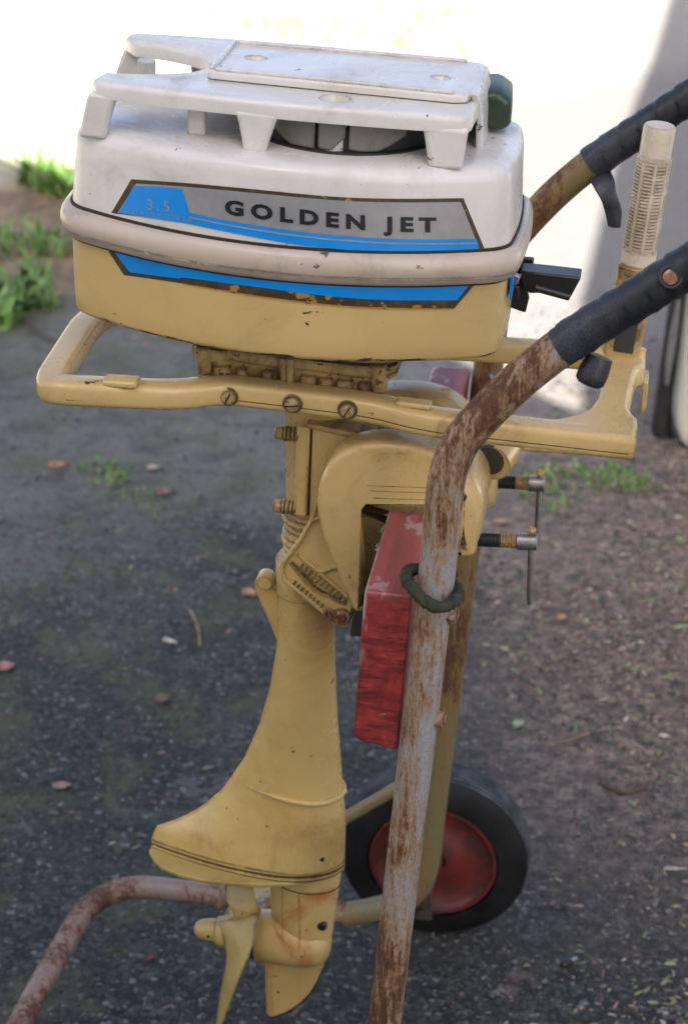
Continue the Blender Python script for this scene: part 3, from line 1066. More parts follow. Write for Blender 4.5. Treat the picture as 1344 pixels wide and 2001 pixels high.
obj('metal_tab', prism([q(988, 537, -0.03), q(1006, 533, -0.03), q(1017, 540, -0.03), q(1010, 556, -0.03), q(992, 552, -0.03)], -0.033, -0.026), m_steel, ck, bevel=0.0012)
cp = on_cowl(985, 572)
obj('end_decal', prism([(cp[0] + 0.004, cp[2] + 0.012), (cp[0] + 0.0055, cp[2] + 0.012), (cp[0] + 0.0055, cp[2] - 0.012), (cp[0] + 0.004, cp[2] - 0.012)], -0.06, -0.03), m_blue, motor)

# ------------------------------------------------------------------ engine mount under the cowl
def mount_outline(g=0.0):
    return [(-0.083 - g, -0.052), (-0.078, -0.060 - g), (-0.058, -0.060 - g), (-0.052, -0.055 - g), (-0.035, -0.056 - g), (0.030, -0.060 - g), (0.060, -0.060 - g), (0.084, -0.056 - g), (0.088 + g, -0.048),
            (0.088 + g, 0.05), (0.08, 0.06 + g), (-0.07, 0.06 + g), (-0.083 - g, 0.05)]


def tilt(poly, h0, h1):
    return loft([[(u, v, Z0 - (u - U0) * 0.0513 + h) for u, v in poly] for h in (h0, h1)])


mt = obj('engine_mount', tilt(mount_outline(-0.004), -0.150, -0.097), m_dirty, motor, bevel=0.003)
obj('flange', tilt(mount_outline(0.003), -0.1195, -0.0985), m_dirty, mt, bevel=0.003, seg=2)
obj('flange', tilt([(u, v + (0.003 if i % 2 and v < 0 else 0)) for i, (u, v) in enumerate(mount_outline(0.0035))], -0.1335, -0.1222), m_dirty, mt, bevel=0.0028, seg=2)
obj('gasket_seam', tilt(mount_outline(0.0005), -0.1225, -0.1190), m_grime, mt)
for u, w_ in ((-0.058, 0.014), (-0.040, 0.008), (-0.018, 0.007), (0.018, 0.013), (0.033, 0.012), (0.050, 0.014), (0.066, 0.008)):
    obj('cooling_rib', box((u, -0.0575, Z0 - (u - U0) * 0.0513 - 0.1430), (w_, 0.009, 0.011)), m_dirty, mt, bevel=0.001)
for u, vv in ((-0.074, -0.057), (0.0, -0.061), (0.078, -0.055)):
    b = obj('mount_bolt', lathe((u, vv, Z0 - (u - U0) * 0.0513 - 0.146), (0, 0, 1), [(0, 0.0062), (0.010, 0.0066), (0.016, 0.0078), (0.024, 0.0078), (0.0255, 0.0066)], 6 if u == 0.0 else 20), m_dirty, mt)
obj('side_fin', join(*[ring_torus((0.086, 0.0, Z0 - 0.0045 - h), (0, 0, 1), 0.0, 0.001) for h in ()] + [tilt([(u * 1.0 + (0.004 if u > 0.08 else 0), v) for u, v in mount_outline(0.002)][7:11] + [(0.07, 0.05), (0.07, -0.05)], -0.112 - 0.007 * k, -0.1085 - 0.007 * k) for k in range(4)]), m_dirty, mt, bevel=0.001)

# ------------------------------------------------------------------ carrying and steering frame
zr = [q(100, 770, -.13)[1], q(430, 770, -.085)[1], q(860, 830, -.085)[1], q(1240, 880, -.09)[1]]
path = [(-0.078, 0.098, 0.938), (-0.185, 0.085, 0.943), (-0.200, 0.02, 0.947), (-0.197, -0.117, zr[0] + 0.0005), (-0.182, -0.120, zr[0]), (-0.09, -0.095, zr[1] + 0.001), (-0.055, -0.074, zr[1]), (-0.02, -0.073, zr[1] - 0.0022), (0.075, -0.073, 0.9235), (0.12, -0.077, zr[2] - 0.001), (0.29, -0.0775, zr[3]), (0.3005, -0.0775, zr[3] - 0.0003)]
fr = obj('steering_frame', sweep_rect(fillet(path, 0.026), 0.026, 0.0215, 0.0055), m_cream, motor, smooth=35)
fp = fillet(path[3:], 0.026)
obj('parting_line', tube([p + Vector((0, -0.01295, -0.0035)) for p in fp[4:-1]], 0.00045, 6), m_grime, fr)
# far rail and the end piece that carries the tiller
far = [(0.300, 0.095, 0.9115), (0.20, 0.097, 0.9135), (0.05, 0.078, 0.922), (-0.078, 0.098, 0.938)]
obj('far_rail', sweep_rect(dense(far, 0.03), 0.024, 0.0205, 0.005), m_cream, fr, smooth=35)
zt = zr[3] + 0.0105
end_poly = [(0.2985, -0.089), (0.3005, -0.085), (0.3005, -0.050), (0.296, -0.043), (0.2925, -0.030), (0.2935, 0.0), (0.2955, 0.030), (0.298, 0.052), (0.3045, 0.060), (0.3045, 0.092), (0.300, 0.099),
            (0.262, 0.099), (0.258, 0.092), (0.258, 0.070), (0.266, 0.052), (0.268, 0.028), (0.266, -0.012), (0.260, -0.036), (0.248, -0.052), (0.232, -0.062), (0.205, -0.066), (0.205, -0.089)]
obj('end_piece', loft([[(u, v, zt - 0.020 + (v + 0.09) * 0.03) for u, v in end_poly], [(u, v, zt + 0.0012 + (v + 0.09) * 0.03) for u, v in end_poly]]), m_cream, fr, bevel=0.004, seg=3)
obj('end_hinge', lathe((0.256, 0.085, 0.916), (1, 0, -0.05), [(0, 0.0135), (0.002, 0.0145), (0.046, 0.0145), (0.048, 0.0135)], 28), m_cream, fr, smooth=35)
obj('end_hook', prism([(0.303, 0.905), (0.3085, 0.905), (0.3085, 0.880), (0.305, 0.872), (0.303, 0.876)], 0.062, 0.092), m_cream, fr, bevel=0.0015)
obj('rest_pad', box(Q(238, 745, -0.112), (0.030, 0.018, 0.006)), m_cream, fr, bevel=0.002)
obj('rest_pad', box(Q(808, 788, -0.075), (0.030, 0.014, 0.005), Matrix.Rotation(0.07, 3, 'Y')), m_cream, fr, bevel=0.0018)
for (px, py), sl in zip(((447, 775), (572, 789), (679, 801)), (65, 8, 60)):
    u, z = q(px, py, -0.0865)
    sc = obj('frame_screw', join(lathe((u, -0.0858, z), (0, -1, 0), [(0, 0.0088), (0.0014, 0.0088), (0.0016, 0.0084)], 28), lathe((u, -0.087, z), (0, -1, 0), [(0, 0.0064), (0.003, 0.0064), (0.0046, 0.0050), (0.0052, 0.0028)], 24)), m_dirty, fr, smooth=40)
    obj('slot', box((u, -0.0917, z), (0.0112, 0.0013, 0.0014), Matrix.Rotation(R(-sl), 3, 'Y')), m_grime, sc)
obj('oil_hole', lathe(Q(737, 788, -0.0635), (0, 0, 1), [(0, 0.0035), (0.0022, 0.0035)], 16), m_black, fr)

# tiller arm folded upright with its ivory grip
T0 = Vector((0.2815, 0.085, 0.918))
T1 = Vector((*[q(1245, 515, 0.085)[0]], 0.085, q(1245, 515, 0.085)[1]))
T2 = Vector((q(1289, 243, 0.085)[0], 0.085, q(1289, 243, 0.085)[1]))
ax = (T2 - T1).normalized()
ti = obj('tiller_arm', sweep_rect([T0, T0.lerp(T1, 0.5), T1 - ax * 0.002], 0.026, 0.033, 0.005, up=Vector((1, 0, 0))), m_dirty, motor, smooth=35)
obj('arm_channel', sweep_rect([T0.lerp(T1, 0.12) - Vector((-0.001, 0.0125, 0)), T1 - Vector((0, 0.0125, 0.010))], 0.004, 0.018, 0.001, up=Vector((1, 0, 0))), m_dark, ti)
obj('arm_collar', lathe(T1 - ax * 0.008, ax, [(0, 0.0155), (0.001, 0.0172), (0.006, 0.0172), (0.0075, 0.0155), (0.0085, 0.0135)], 32), m_dirty, ti)
GL = (T2 - T1).length
gb = [(0.0, 0.0145), (0.001, 0.0155), (0.013, 0.0152), (0.014, 0.0138), (GL * 0.755, 0.0136), (GL * 0.76, 0.0148), (GL * 0.775, 0.0148), (GL * 0.78, 0.0136), (GL - 0.003, 0.0138), (GL - 0.0008, 0.0130), (GL, 0.0115)]
gr = obj('tiller_grip', lathe(T1, ax, gb, 36), m_grip, ti, smooth=32)
obj('grip_groove', lathe(T1 + ax * 0.0165, ax, [(0, 0.01395), (GL * 0.752 - 0.0165, 0.01375)], 36), plain('grip_dirt', (0.15, 0.105, 0.065), 0.7, var=0.3), gr)
nr = 26
x_ = ax.cross(Vector((0, 1, 0))).normalized()
y_ = ax.cross(x_)
rb = []
for i in range(nr):
    h = 0.017 + (GL * 0.755 - 0.019) * i / (nr - 1)
    rb.append(lathe(T1 + ax * (h - 0.0011), ax, [(0, 0.0137), (0.0006, 0.0150), (0.0022, 0.0150), (0.0028, 0.0137)], 36, False))
obj('grip_rib', join(*rb), m_grip, gr, smooth=30)
ribs = []
for k in range(8):
    a = R(45 * k + 8)
    d = (x_ * math.cos(a) + y_ * math.sin(a))
    ribs.append(bar(T1 + ax * 0.014 + d * 0.0144, T1 + ax * GL * 0.76 + d * 0.0144, 0.0034, 0.0016, d))
ribs.append(bar(T1 + ax * GL * 0.76 + (-y_ * 0.0 + x_ * 0.0137), T1 + ax * (GL - 0.002) + x_ * 0.0137, 0.001, 0.0012, x_))
obj('grip_spline', join(*ribs), m_grip, gr, smooth=30)

# ------------------------------------------------------------------ shaft, swivel bracket and clamp
AX = (0.0125, 0.0)     # shaft axis in (u, v)
sh = obj('shaft_tube', lathe((AX[0], AX[1], 0.70), (0.012, 0, 1), [(0, 0.029), (0.02, 0.0295), (0.030, 0.0275), (0.195, 0.0290), (0.203, 0.034), (0.206, 0.052), (0.210, 0.054), (0.214, 0.054), (0.217, 0.050), (0.23, 0.046)], 40), m_cream, motor, smooth=32)
ribs = []
for k in range(11):
    a = R(-150 + 12 * k)
    ribs.append(box((AX[0] + 0.0515 * math.cos(a), 0.0515 * math.sin(a), 0.9195), (0.006, 0.0022, 0.010), Matrix.Rotation(a, 3, 'Z')))
obj('swivel_rib', join(*ribs), m_dirty, sh)
obj('swivel_rim', lathe((AX[0], 0, 0.9085), (0, 0, 1), [(0, 0.053), (0.001, 0.0553), (0.005, 0.0553), (0.006, 0.053)], 48), m_dirty, sh)
# split clamp round the shaft: a front strip, the dark joint and the body behind it
VB = -0.036


def pz(px, py, v=VB):
    return q(px, py, v)


strip = [pz(580, 834), pz(606, 836), pz(599, 1011), pz(574, 1007)]
sb = obj('swivel_bracket', prism([pz(609, 836), pz(700, 846), pz(790, 858), pz(870, 868), pz(870, 960), pz(700, 1000), pz(640, 1012), pz(603, 1012)], VB, 0.040), m_cream, motor, bevel=0.003)
obj('clamp_strip', prism(strip, VB - 0.001, 0.036), m_cream, sb, bevel=0.0022)
obj('joint_seam', prism([pz(603, 840), pz(611, 840), pz(605, 1008), pz(597, 1008)], VB + 0.0012, 0.03), m_grime, sb)
obj('top_plate', loft([[(0.012, -0.038, 0.8825), (0.105, -0.046, 0.872), (0.150, -0.046, 0.868), (0.150, 0.05, 0.868), (0.012, 0.042, 0.8825)],
                       [(0.012, -0.038, 0.888), (0.105, -0.046, 0.8775), (0.150, -0.046, 0.8735), (0.150, 0.05, 0.8735), (0.012, 0.042, 0.888)]]), m_dirty, sb, bevel=0.0015)
dp = Q(781, 839, -0.030)
bp = obj('badge_plate', box(dp, (0.0265, 0.011, 0.005), Matrix.Rotation(0.1, 3, 'Y')), m_steel, sb, bevel=0.001)
obj('badge_face', box((dp[0], dp[1], dp[2] + 0.0026), (0.0235, 0.0085, 0.0016), Matrix.Rotation(0.1, 3, 'Y')), m_black, bp)
obj('rivet', lathe((dp[0], dp[1], dp[2] + 0.003), (0, 0, 1), [(0, 0.002), (0.0016, 0.0014)], 12), m_steel, bp)
for px, py in ((560, 847), (556, 990)):
    u, z = q(px, py, -0.031)
    prof = [(-0.0105, 0.0042), (-0.0095, 0.0058), (-0.004, 0.0062)]
    for k in range(4):
        x0 = -0.002 + 0.0036 * k
        prof += [(x0 - 0.0006, 0.0056), (x0, 0.0072 - 0.0003 * k), (x0 + 0.0022, 0.0072 - 0.0003 * k), (x0 + 0.0028, 0.0056)]
    prof += [(0.0145, 0.0058)]
    obj('clamp_bolt', lathe((u, -0.031, z), (1, 0, -0.03), prof, 24), m_dirty, sb, smooth=30)
# stacked rubber rings below the clamp
for k in range(8):
    f = k / 7
    z = 0.782 - 0.053 * f
    obj('shaft_ring', ring_torus((AX[0] - 0.001 * k * 0.3, 0, z), (0.10 - 0.03 * f, 0.06, 1), 0.0262 + 0.0012 * math.sin(k * 2.1), 0.0039, 40, 10), m_dirty, motor, smooth=60)

# tilt quadrant: webbed plate with a toothed slot
VQ = -0.046


def zq(x, y, v=VQ):
    return q(530 + x / 4.548, 800 + y / 4.548, v)


qo = [zq(412, 760), zq(372, 900), zq(340, 985), zq(235, 1170), zq(110, 1335), zq(88, 1390), zq(90, 1455), zq(120, 1520), zq(300, 1665), zq(470, 1815), zq(560, 1890), zq(650, 1945), zq(690, 1930), zq(720, 1700), zq(640, 1500), zq(560, 1250), zq(470, 1000)]
slot = [zq(166, 1372), zq(196, 1352), zq(300, 1440), zq(410, 1580), zq(540, 1650), zq(672, 1700), zq(668, 1745), zq(600, 1720), zq(500, 1668), zq(440, 1660), zq(360, 1600), zq(240, 1480)]


def holed(outer, hole, v0, v1):
    loops = [[Vector((u, z, 0)) for u, z in outer], [Vector((u, z, 0)) for u, z in hole]]
    tri = tessellate_polygon(loops)
    flat = outer + hole
    n, m = len(outer), len(hole)
    V = [(u, v0, z) for u, z in flat] + [(u, v1, z) for u, z in flat]
    F = [tuple(t) for t in tri] + [tuple(i + n + m for i in t) for t in tri]
    N = n + m
    F += [(i, (i + 1) % n, (i + 1) % n + N, i + N) for i in range(n)]
    F += [(n + i, n + (i + 1) % m, n + (i + 1) % m + N, n + i + N) for i in range(m)]
    return V, F


tq = obj('tilt_quadrant', holed(qo, slot, VQ, VQ + 0.008), m_cream, motor, smooth=0)


def rimbar(pts, w=0.0034, h=0.0034):
    return join(*[bar((a[0], VQ - h / 2 + 0.0004, a[1]), (b[0], VQ - h / 2 + 0.0004, b[1]), h, w, Vector((b[1] - a[1], 0, a[0] - b[0]))) for a, b in zip(pts, pts[1:])])


obj('quadrant_rim', sweep_rect(dense([(p[0], VQ - 0.0012, p[1]) for p in fillet([Vector((a, b, 0)) for a, b in
    [zq(425, 770), zq(384, 905), zq(352, 990), zq(247, 1175), zq(122, 1340), zq(102, 1395), zq(104, 1450), zq(130, 1512), zq(300, 1650), zq(480, 1805)]], 0.004) for p in [(p[0], p[1])]], 0.004), 0.0036, 0.0040, 0.0011, up=Vector((0, 1, 0))), m_cream, tq, smooth=40)
for a, b in (((235, 1278), (425, 1440)), ((425, 1440), (690, 1665)), ((425, 1440), (605, 1390)), ((352, 985), (470, 940))):
    obj('quadrant_web', sweep_rect([(*[zq(*a)[0]], VQ - 0.001, zq(*a)[1]), (*[zq(*b)[0]], VQ - 0.001, zq(*b)[1])], 0.0032, 0.0034, 0.001, up=Vector((0, 1, 0))), m_cream, tq, smooth=40)
th = []
for i in range(8):
    f = i / 7
    u, z = zq(200 + 240 * f, 1545 + 205 * f)
    th.append(box((u, VQ - 0.0008, z), (0.0020, 0.0035, 0.0075), Matrix.Rotation(R(38), 3, 'Y')))
for i in range(11):
    f = i / 10
    u, z = zq(265 + 385 * f, 1395 + 285 * f)
    th.append(box((u, VQ - 0.0008, z), (0.0022, 0.0035, 0.0078), Matrix.Rotation(R(36), 3, 'Y')))
obj('quadrant_tooth', join(*th), m_dirty, tq, bevel=0.0006)
u, z = zq(620, 1835)
tp = obj('tilt_pin', lathe((u, VQ - 0.006, z), (0, 1, 0), [(0, 0.0045), (0.002, 0.0058), (0.006, 0.0062), (0.05, 0.0062)], 20), m_nut, motor)
obj('pin_boss', lathe((u, VQ - 0.0025, z), (0, 1, 0), [(0, 0.0088), (0.004, 0.0098), (0.012, 0.0098)], 24), m_dirty, tp)
u, z = zq(525, 1810)
obj('pin_clip', join(ring_torus((u, VQ - 0.003, z), (0.2, 1, 0.1), 0.005, 0.0018, 18, 8), bar((u, VQ - 0.004, z), (u + 0.012, VQ - 0.006, z - 0.006), 0.003, 0.003)), m_nut, tp)

# clamp bracket: two hooked arms over the board, a bridging head with the two screws
arm = [(721, 861), (676, 874), (648, 897), (628, 934), (621, 980), (631, 1034), (652, 1090), (682, 1160), (690, 1182), (700, 1190), (716, 1182), (730, 1110), (727, 1050), (722, 996), (730, 990), (770, 994), (830, 996), (884, 996), (888, 1076), (900, 1084), (928, 1078), (934, 1040),
       (940, 1000), (925, 955), (893, 912), (850, 878), (790, 862)]
VA = -0.066


def armpoly(dv=0.0):
    P = [Vector((*q(x, y, VA), 0)) for x, y in arm]
    return [(p.x, p.y) for p in catmull(P, 4, True)]


def pillow(poly, v0, v1, r=0.013, n=6):
    """outline pushed through v0..v1 with a rounded near and far edge"""
    P = [Vector((u, z, 0)) for u, z in poly]
    N = len(P)
    area = sum(P[i - 1].x * P[i].y - P[i].x * P[i - 1].y for i in range(N))
    s = 1 if area > 0 else -1
    nrm = []
    for i in range(N):
        t = (P[(i + 1) % N] - P[i - 1]).normalized()
        nrm.append(Vector((t.y, -t.x, 0)) * s)

    def rg(o, v):
        return [(P[i].x + nrm[i].x * o, v, P[i].y + nrm[i].y * o) for i in range(N)]

    rings = []
    for k in range(n + 1):
        a = R(90) * k / n
        rings.append(rg(-r * (1 - math.sin(a)), v0 + r * (1 - math.cos(a))))
    for k in range(n + 1):
        a = R(90) * (1 - k / n)
        rings.append(rg(-r * (1 - math.sin(a)), v1 - r * (1 - math.cos(a))))
    return loft(rings)


cb = obj('clamp_bracket', pillow(armpoly(), VA - 0.008, VA + 0.028, 0.0065), m_cream, motor, smooth=50)
obj('clamp_arm', pillow(armpoly(), 0.036, 0.074, 0.0085), m_cream, cb, smooth=50)
head = [(902, 1082), (880, 1062), (872, 1000), (880, 950), (902, 930), (926, 942), (943, 975), (943, 1015), (938, 1050), (928, 1080)]
hp = [(p.x, p.y) for p in catmull([Vector((*q(x, y, VA), 0)) for x, y in head], 4, True)]
obj('clamp_head', pillow(hp, VA - 0.010, 0.080, 0.016, 8), m_cream, cb, smooth=50)
u, z = q(950, 945, 0.055)
obj('screw_boss', lathe((u - 0.02, 0.055, z), (1, 0, 0), [(0, 0.026), (0.014, 0.0265), (0.022, 0.0245), (0.028, 0.019), (0.031, 0.009)], 32), m_cream, cb, smooth=50)
sl = []
for k, (y0) in enumerate((948, 958, 972)):
    a, b = Q(718 + 6 * k, y0 + 1, VA - 0.0081), Q(835, y0 + 5, VA - 0.0081)
    sl.append(bar(a, b, 0.0006, 0.0005))
obj('casting_line', join(*sl), m_dirty, cb)
u, z = q(966, 888, 0.02)
cp_ = obj('swivel_cap', lathe((u, 0.0, z), (0.25, 1, 0.1), [(0, 0.0165), (0.03, 0.0165)], 28), m_cream, cb, smooth=40)
obj('cap_bore', lathe((u - 0.0035, -0.0012, z + 0.003), (0.25, 1, 0.1), [(0, 0.0138), (0.006, 0.0138)], 28), m_axle, cp_, smooth=40)
obj('dark_fill', prism([q(722, 985, -0.03), q(768, 985, -0.03), q(742, 1100, -0.03), q(715, 1222, -0.03), q(690, 1222, -0.03), q(705, 1100, -0.03)], -0.052, 0.03), m_axle, cb, bevel=0.002)  # dark plate filling the gap, widened to stand in for the black shadow


def clamp_screw(px0, px1, py, v, rod):
    (u0, z0), (u1, z1) = q(px0, py - 2, v), q(px1, py + 2, v)
    A, B = Vector((u0 - 0.012, v, z0)), Vector((u1, v, z1))
    d = (B - A).normalized()
    Ln = (B - A).length

    def thread(s0, s1, r):
        pr = []
        n = int((s1 - s0) / 0.0022)
        for i in range(n):
            s = s0 + (s1 - s0) * i / n
            pr += [(s, r - 0.0009), (s + 0.0006, r), (s + 0.0013, r), (s + 0.0019, r - 0.0009)]
        return pr

    c = obj('clamp_screw', lathe(A, d, thread(0, Ln * 0.52, 0.0066), 22), m_dsteel, motor, smooth=30)
    obj('painted_thread', lathe(A, d, thread(Ln * 0.52, Ln * 0.73, 0.0066), 22), m_ochre, c, smooth=30)
    hd = obj('screw_head', lathe(A, d, [(Ln * 0.73, 0.0068), (Ln * 0.74, 0.0076), (Ln - 0.001, 0.0076), (Ln, 0.0068)], 28), m_steel, c, smooth=30)
    k = A + d * (Ln * 0.915)
    tb = Vector((q(rod[0], rod[1], v)[0], v, q(rod[0], rod[1], v)[1]))
    tt = k + Vector((0, 0, 0.0135))
    obj('handle_rod', tube([tt, k, k.lerp(tb, 0.5), tb + (k - tb).normalized() * 0.006, tb], [0.0027, 0.0027, 0.0027, 0.0029, 0.0021], 12), m_steel, hd, smooth=40)
    obj('rod_stop', lathe(tt - Vector((0, 0, 0.0042)), (0, 0, 1), [(0, 0.0032), (0.0012, 0.0040), (0.0035, 0.0040), (0.005, 0.0028)], 14), m_ochre, hd)


clamp_screw(970, 1064, 944, 0.058, (1047, 1072))
clamp_screw(926, 1050, 1057, -0.060, (1034, 1180))

# ------------------------------------------------------------------ leg
left_px = [(545, 1095), (546, 1150), (546, 1205), (541, 1262), (528, 1340), (508, 1412), (479, 1478), (440, 1536), (398, 1574), (350, 1600), (306, 1614), (298, 1632), (294, 1652)]
right_px = [(655, 1110), (655, 1160), (655, 1210), (654, 1262), (656, 1340), (660, 1412), (665, 1478), (670, 1536), (673, 1574), (675, 1600), (675, 1630), (674, 1660), (673, 1692)]


def interp(tab, z):
    tab = sorted(tab, key=lambda p: p[1])
    if z <= tab[0][1]:
        return tab[0][0]
    for (a, za), (b, zb) in zip(tab, tab[1:]):
        if za <= z <= zb:
            return a + (b - a) * (z - za) / (zb - za)
    return tab[-1][0]


lt = [q(x, y, 0) for x, y in left_px]
rt = [q(x, y, 0) for x, y in right_px]


def foil(ul, ur, w, tail, n=44, nose=0.30):
    """section from tail (ul) to nose (ur); tail 0 = ellipse, 1 = drawn out to an edge"""
    c = ur - ul
    out = []
    for k in range(n):
        a = 2 * math.pi * k / n
        x = 0.5 + 0.5 * math.cos(a)                    # 1 nose, 0 tail
        ell = math.sin(a)
        xn = 1 - x
        m = min(nose, 0.5)
        if xn < m:
            prof = math.sqrt(max(0, 1 - ((m - xn) / m) ** 2))
        else:
            prof = (1 - ((xn - m) / (1 - m)) ** 1.7)
            prof = max(prof, 0.03)
        sg_ = 1 if math.sin(a) >= 0 else -1
        y = (1 - tail) * ell + tail * prof * sg_ * (1 if 0 < k < n and k != n // 2 else 0)
        out.append((ul + c * x, y * w))
    return out


rings = []
zs = [lt[0][1]] + [lt[0][1] + (lt[-1][1] - lt[0][1]) * k / 40 for k in range(1, 40)] + [0.3875]
for z in zs:
    ul, ur = interp(lt, z), interp(rt, z)
    c = ur - ul
    tail = max(0.0, min(1.0, (c - 0.056) / 0.07))
    w = 0.0275 - 0.002 * tail + max(0, (0.5 - z)) * 0.09
    nose = min(0.5, 0.5 - 0.25 * tail)
    rings.append([(u, v, z) for u, v in foil(ul, ur, w, tail, 48, nose)])
lg = obj('drive_leg', loft(rings), m_leg, motor, smooth=50)
# collar line under the swivel
zc = q(600, 1182, -0.027)[1]
obj('collar', lathe((AX[0] - 0.009, 0, zc), (0, 0, 1), [(0, 0.0270), (0.001, 0.0284), (0.012, 0.0287), (0.035, 0.0287), (0.037, 0.0278)], 40), m_leg, lg, smooth=35)
# spray rail
zr_ = 0.470
ul, ur = interp(lt, zr_), interp(rt, zr_)
pts = [(0.5 * 0, 0)]
sec = foil(ul, ur, 0.0275 + 0.0027, 0.9, 96, 0.28)
nearside = [(u, v) for u, v in sec if v < -0.002 and u > ul + 0.022]
nearside.sort()
fs = [(u, -v) for u, v in reversed(nearside)]
N_ = len(nearside)
rp = []
for i, (u, v) in enumerate(nearside):
    rp.append((u, v * 0.985, zr_ + 0.004 * (1 - i / N_)))
tipu = ur + 0.001
full = rp + [(tipu, 0, zr_)] + [(u, -v, z) for u, v, z in reversed(rp)]
rr_ = [0.0006 + 0.0024 * min(1, min(i, len(full) - 1 - i) / 12) for i in range(len(full))]
obj('spray_rail', tube(full, rr_, 10), m_leg, lg, smooth=60)
# lug with a round head behind the leg
lug = [q(x, y, 0.0) for x, y in ((500, 1150), (499, 1136), (503, 1127), (511, 1122), (524, 1122), (533, 1130), (534, 1146), (546, 1160), (556, 1172), (556, 1200), (549, 1258), (545, 1256), (525, 1205))]
obj('thrust_lug', prism(lug, -0.004, 0.004), m_leg, lg, bevel=0.0015)
obj('lug_head', lathe((q(517, 1140, -0.008)[0], -0.008, q(517, 1140, -0.008)[1]), (0, 1, 0), [(0, 0.0075), (0.002, 0.0088), (0.014, 0.0088), (0.016, 0.0075)], 24), m_leg, lg, smooth=40)
obj('drain_hole', lathe((q(631, 1682, -0.024)[0], -0.0285, q(631, 1682, -0.024)[1] + 0.004), (0, 1, 0), [(0, 0.0022), (0.006, 0.0022)], 12), m_black, lg)

# anti-ventilation plate
near = [hz(x, y, 0.3765) for x, y in ((291, 1664), (300, 1680), (316, 1695), (350, 1709), (395, 1719), (440, 1725), (500, 1729), (560, 1728), (600, 1722), (635, 1711), (660, 1700), (674, 1690))]
pl_near = [(-0.1625, 0.0)] + [(u, min(v, -0.002)) for u, v in near]
poly = pl_near + [(u, -v) for u, v in reversed(pl_near[1:])]
ap_ = obj('anti_ventilation_plate', vprism(poly, 0.3725, 0.3775), m_prop, motor, bevel=0.0012)
fl = foil(-0.1615, 0.0405, 0.033, 1.0, 64, 0.3)
obj('joint_flange', join(vprism([(u, v * 1.06) for u, v in fl], 0.3776, 0.3815), vprism([(u, v * 1.03) for u, v in fl], 0.3832, 0.3865)), m_leg, ap_, smooth=30)
obj('joint_seam', join(vprism([(u * 1.0, v * 1.035) for u, v in fl], 0.3812, 0.3835), vprism([(u, v * 1.075) for u, v in fl], 0.3771, 0.3782)), m_grime, ap_)
obj('trim_fin', prism([(-0.150, 0.3735), (-0.10, 0.3735), (-0.115, 0.364), (-0.137, 0.358)], -0.002, 0.002), m_prop, ap_, bevel=0.001)

# gearcase, skeg
rings = []
for k in range(13):
    f = k / 12
    z = 0.3745 - 0.085 * f
    ul, ur = q(527 + 4 * f + 8 * (f < 0), 1725 + 70 * f, 0)[0], q(668 - 18 * f, 1712 + 90 * f, 0)[0]
    flare = 0.012 * max(0, 1 - f * 4) ** 2
    rings.append([(u, v, z) for u, v in foil(ul - flare, ur, 0.0215 + 0.004 * max(0, f - 0.7), 0.55, 40, 0.4)])
gc = obj('gearcase', loft(rings), m_gear, motor, smooth=50)
g0, g1 = Vector(Q(503, 1826, 0)), Vector(Q(645, 1842, 0))
obj('gear_torpedo', lathe(g0, g1 - g0, [(0, 0.0255), (0.003, 0.0275), (0.03, 0.0288), (0.055, 0.0285), (0.066, 0.026), (0.073, 0.021), (0.077, 0.014), (0.0785, 0.005)], 36), m_gear, gc, smooth=50)
obj('strut_line', vprism([(u, v * 1.02) for u, v in foil(q(529, 1740, 0)[0] - 0.002, q(664, 1738, 0)[0] + 0.0006, 0.0217, 0.55, 40, 0.4)], 0.3535, 0.3547), m_grime, gc)
u, z = q(629, 1812, -0.02)
obj('oil_plug', lathe((u, -0.0205, z), (0, 1, 0), [(0, 0.0042), (0.001, 0.0048), (0.006, 0.0048)], 16), m_black, gc)
obj('oil_plug', lathe((q(576, 1888, -0.026)[0], -0.020, q(576, 1888, -0.026)[1] + 0.003), (0, 0.3, 1), [(0, 0.003), (0.006, 0.0045)], 14), m_gear, gc)
skp = [q(x, y, 0) for x, y in ((519, 1870), (519, 1900), (520, 1940), (521, 1975), (526, 1984), (534, 1985), (560, 1976), (585, 1960), (605, 1940), (620, 1915), (633, 1885), (640, 1860))]
rg0 = []
for w_, sc_ in ((-0.003, 1), (0.003, 1)):
    rg0.append([(u, w_, z) for u, z in skp])
obj('skeg', loft(rg0), m_gear, gc, bevel=0.0018)
# scraped bare edge at the foot of the skeg
obj('skeg_edge', tube([(q(x, y, 0)[0], 0, q(x, y, 0)[1]) for x, y in ((526, 1985), (534, 1986), (560, 1977), (585, 1961), (605, 1941), (620, 1916), (631, 1890))], 0.0019, 8), m_grime, gc)

# propeller
h0, h1 = Vector(Q(497, 1826, 0)), Vector(Q(376, 1813, 0))
pa = (h1 - h0).normalized()
Lp = (h1 - h0).length
pr = obj('propeller', lathe(h0, pa, [(0, 0.0265), (0.004, 0.0262), (0.012, 0.0245), (0.022, 0.0205), (0.030, 0.0172), (Lp * 0.60, 0.0150), (Lp * 0.605, 0.0120)], 36), m_prop, motor, smooth=50)
obj('prop_nut', lathe(h0 + pa * Lp * 0.60, pa, [(0, 0.0125), (0.010, 0.0120), (0.018, 0.0100), (0.023, 0.0062), (0.0245, 0.002)], 28), m_prop, pr, smooth=50)
obj('cotter_pin', lathe(h0 + pa * Lp * 0.70 + Vector((0, -0.013, 0.001)), (0, 1, 0), [(0, 0.0015), (0.02, 0.0015)], 10), m_grime, pr)
obj('shaft_gap', lathe(h0 - pa * 0.006, pa, [(0, 0.0248), (0.0065, 0.0248)], 32), m_grime, pr)


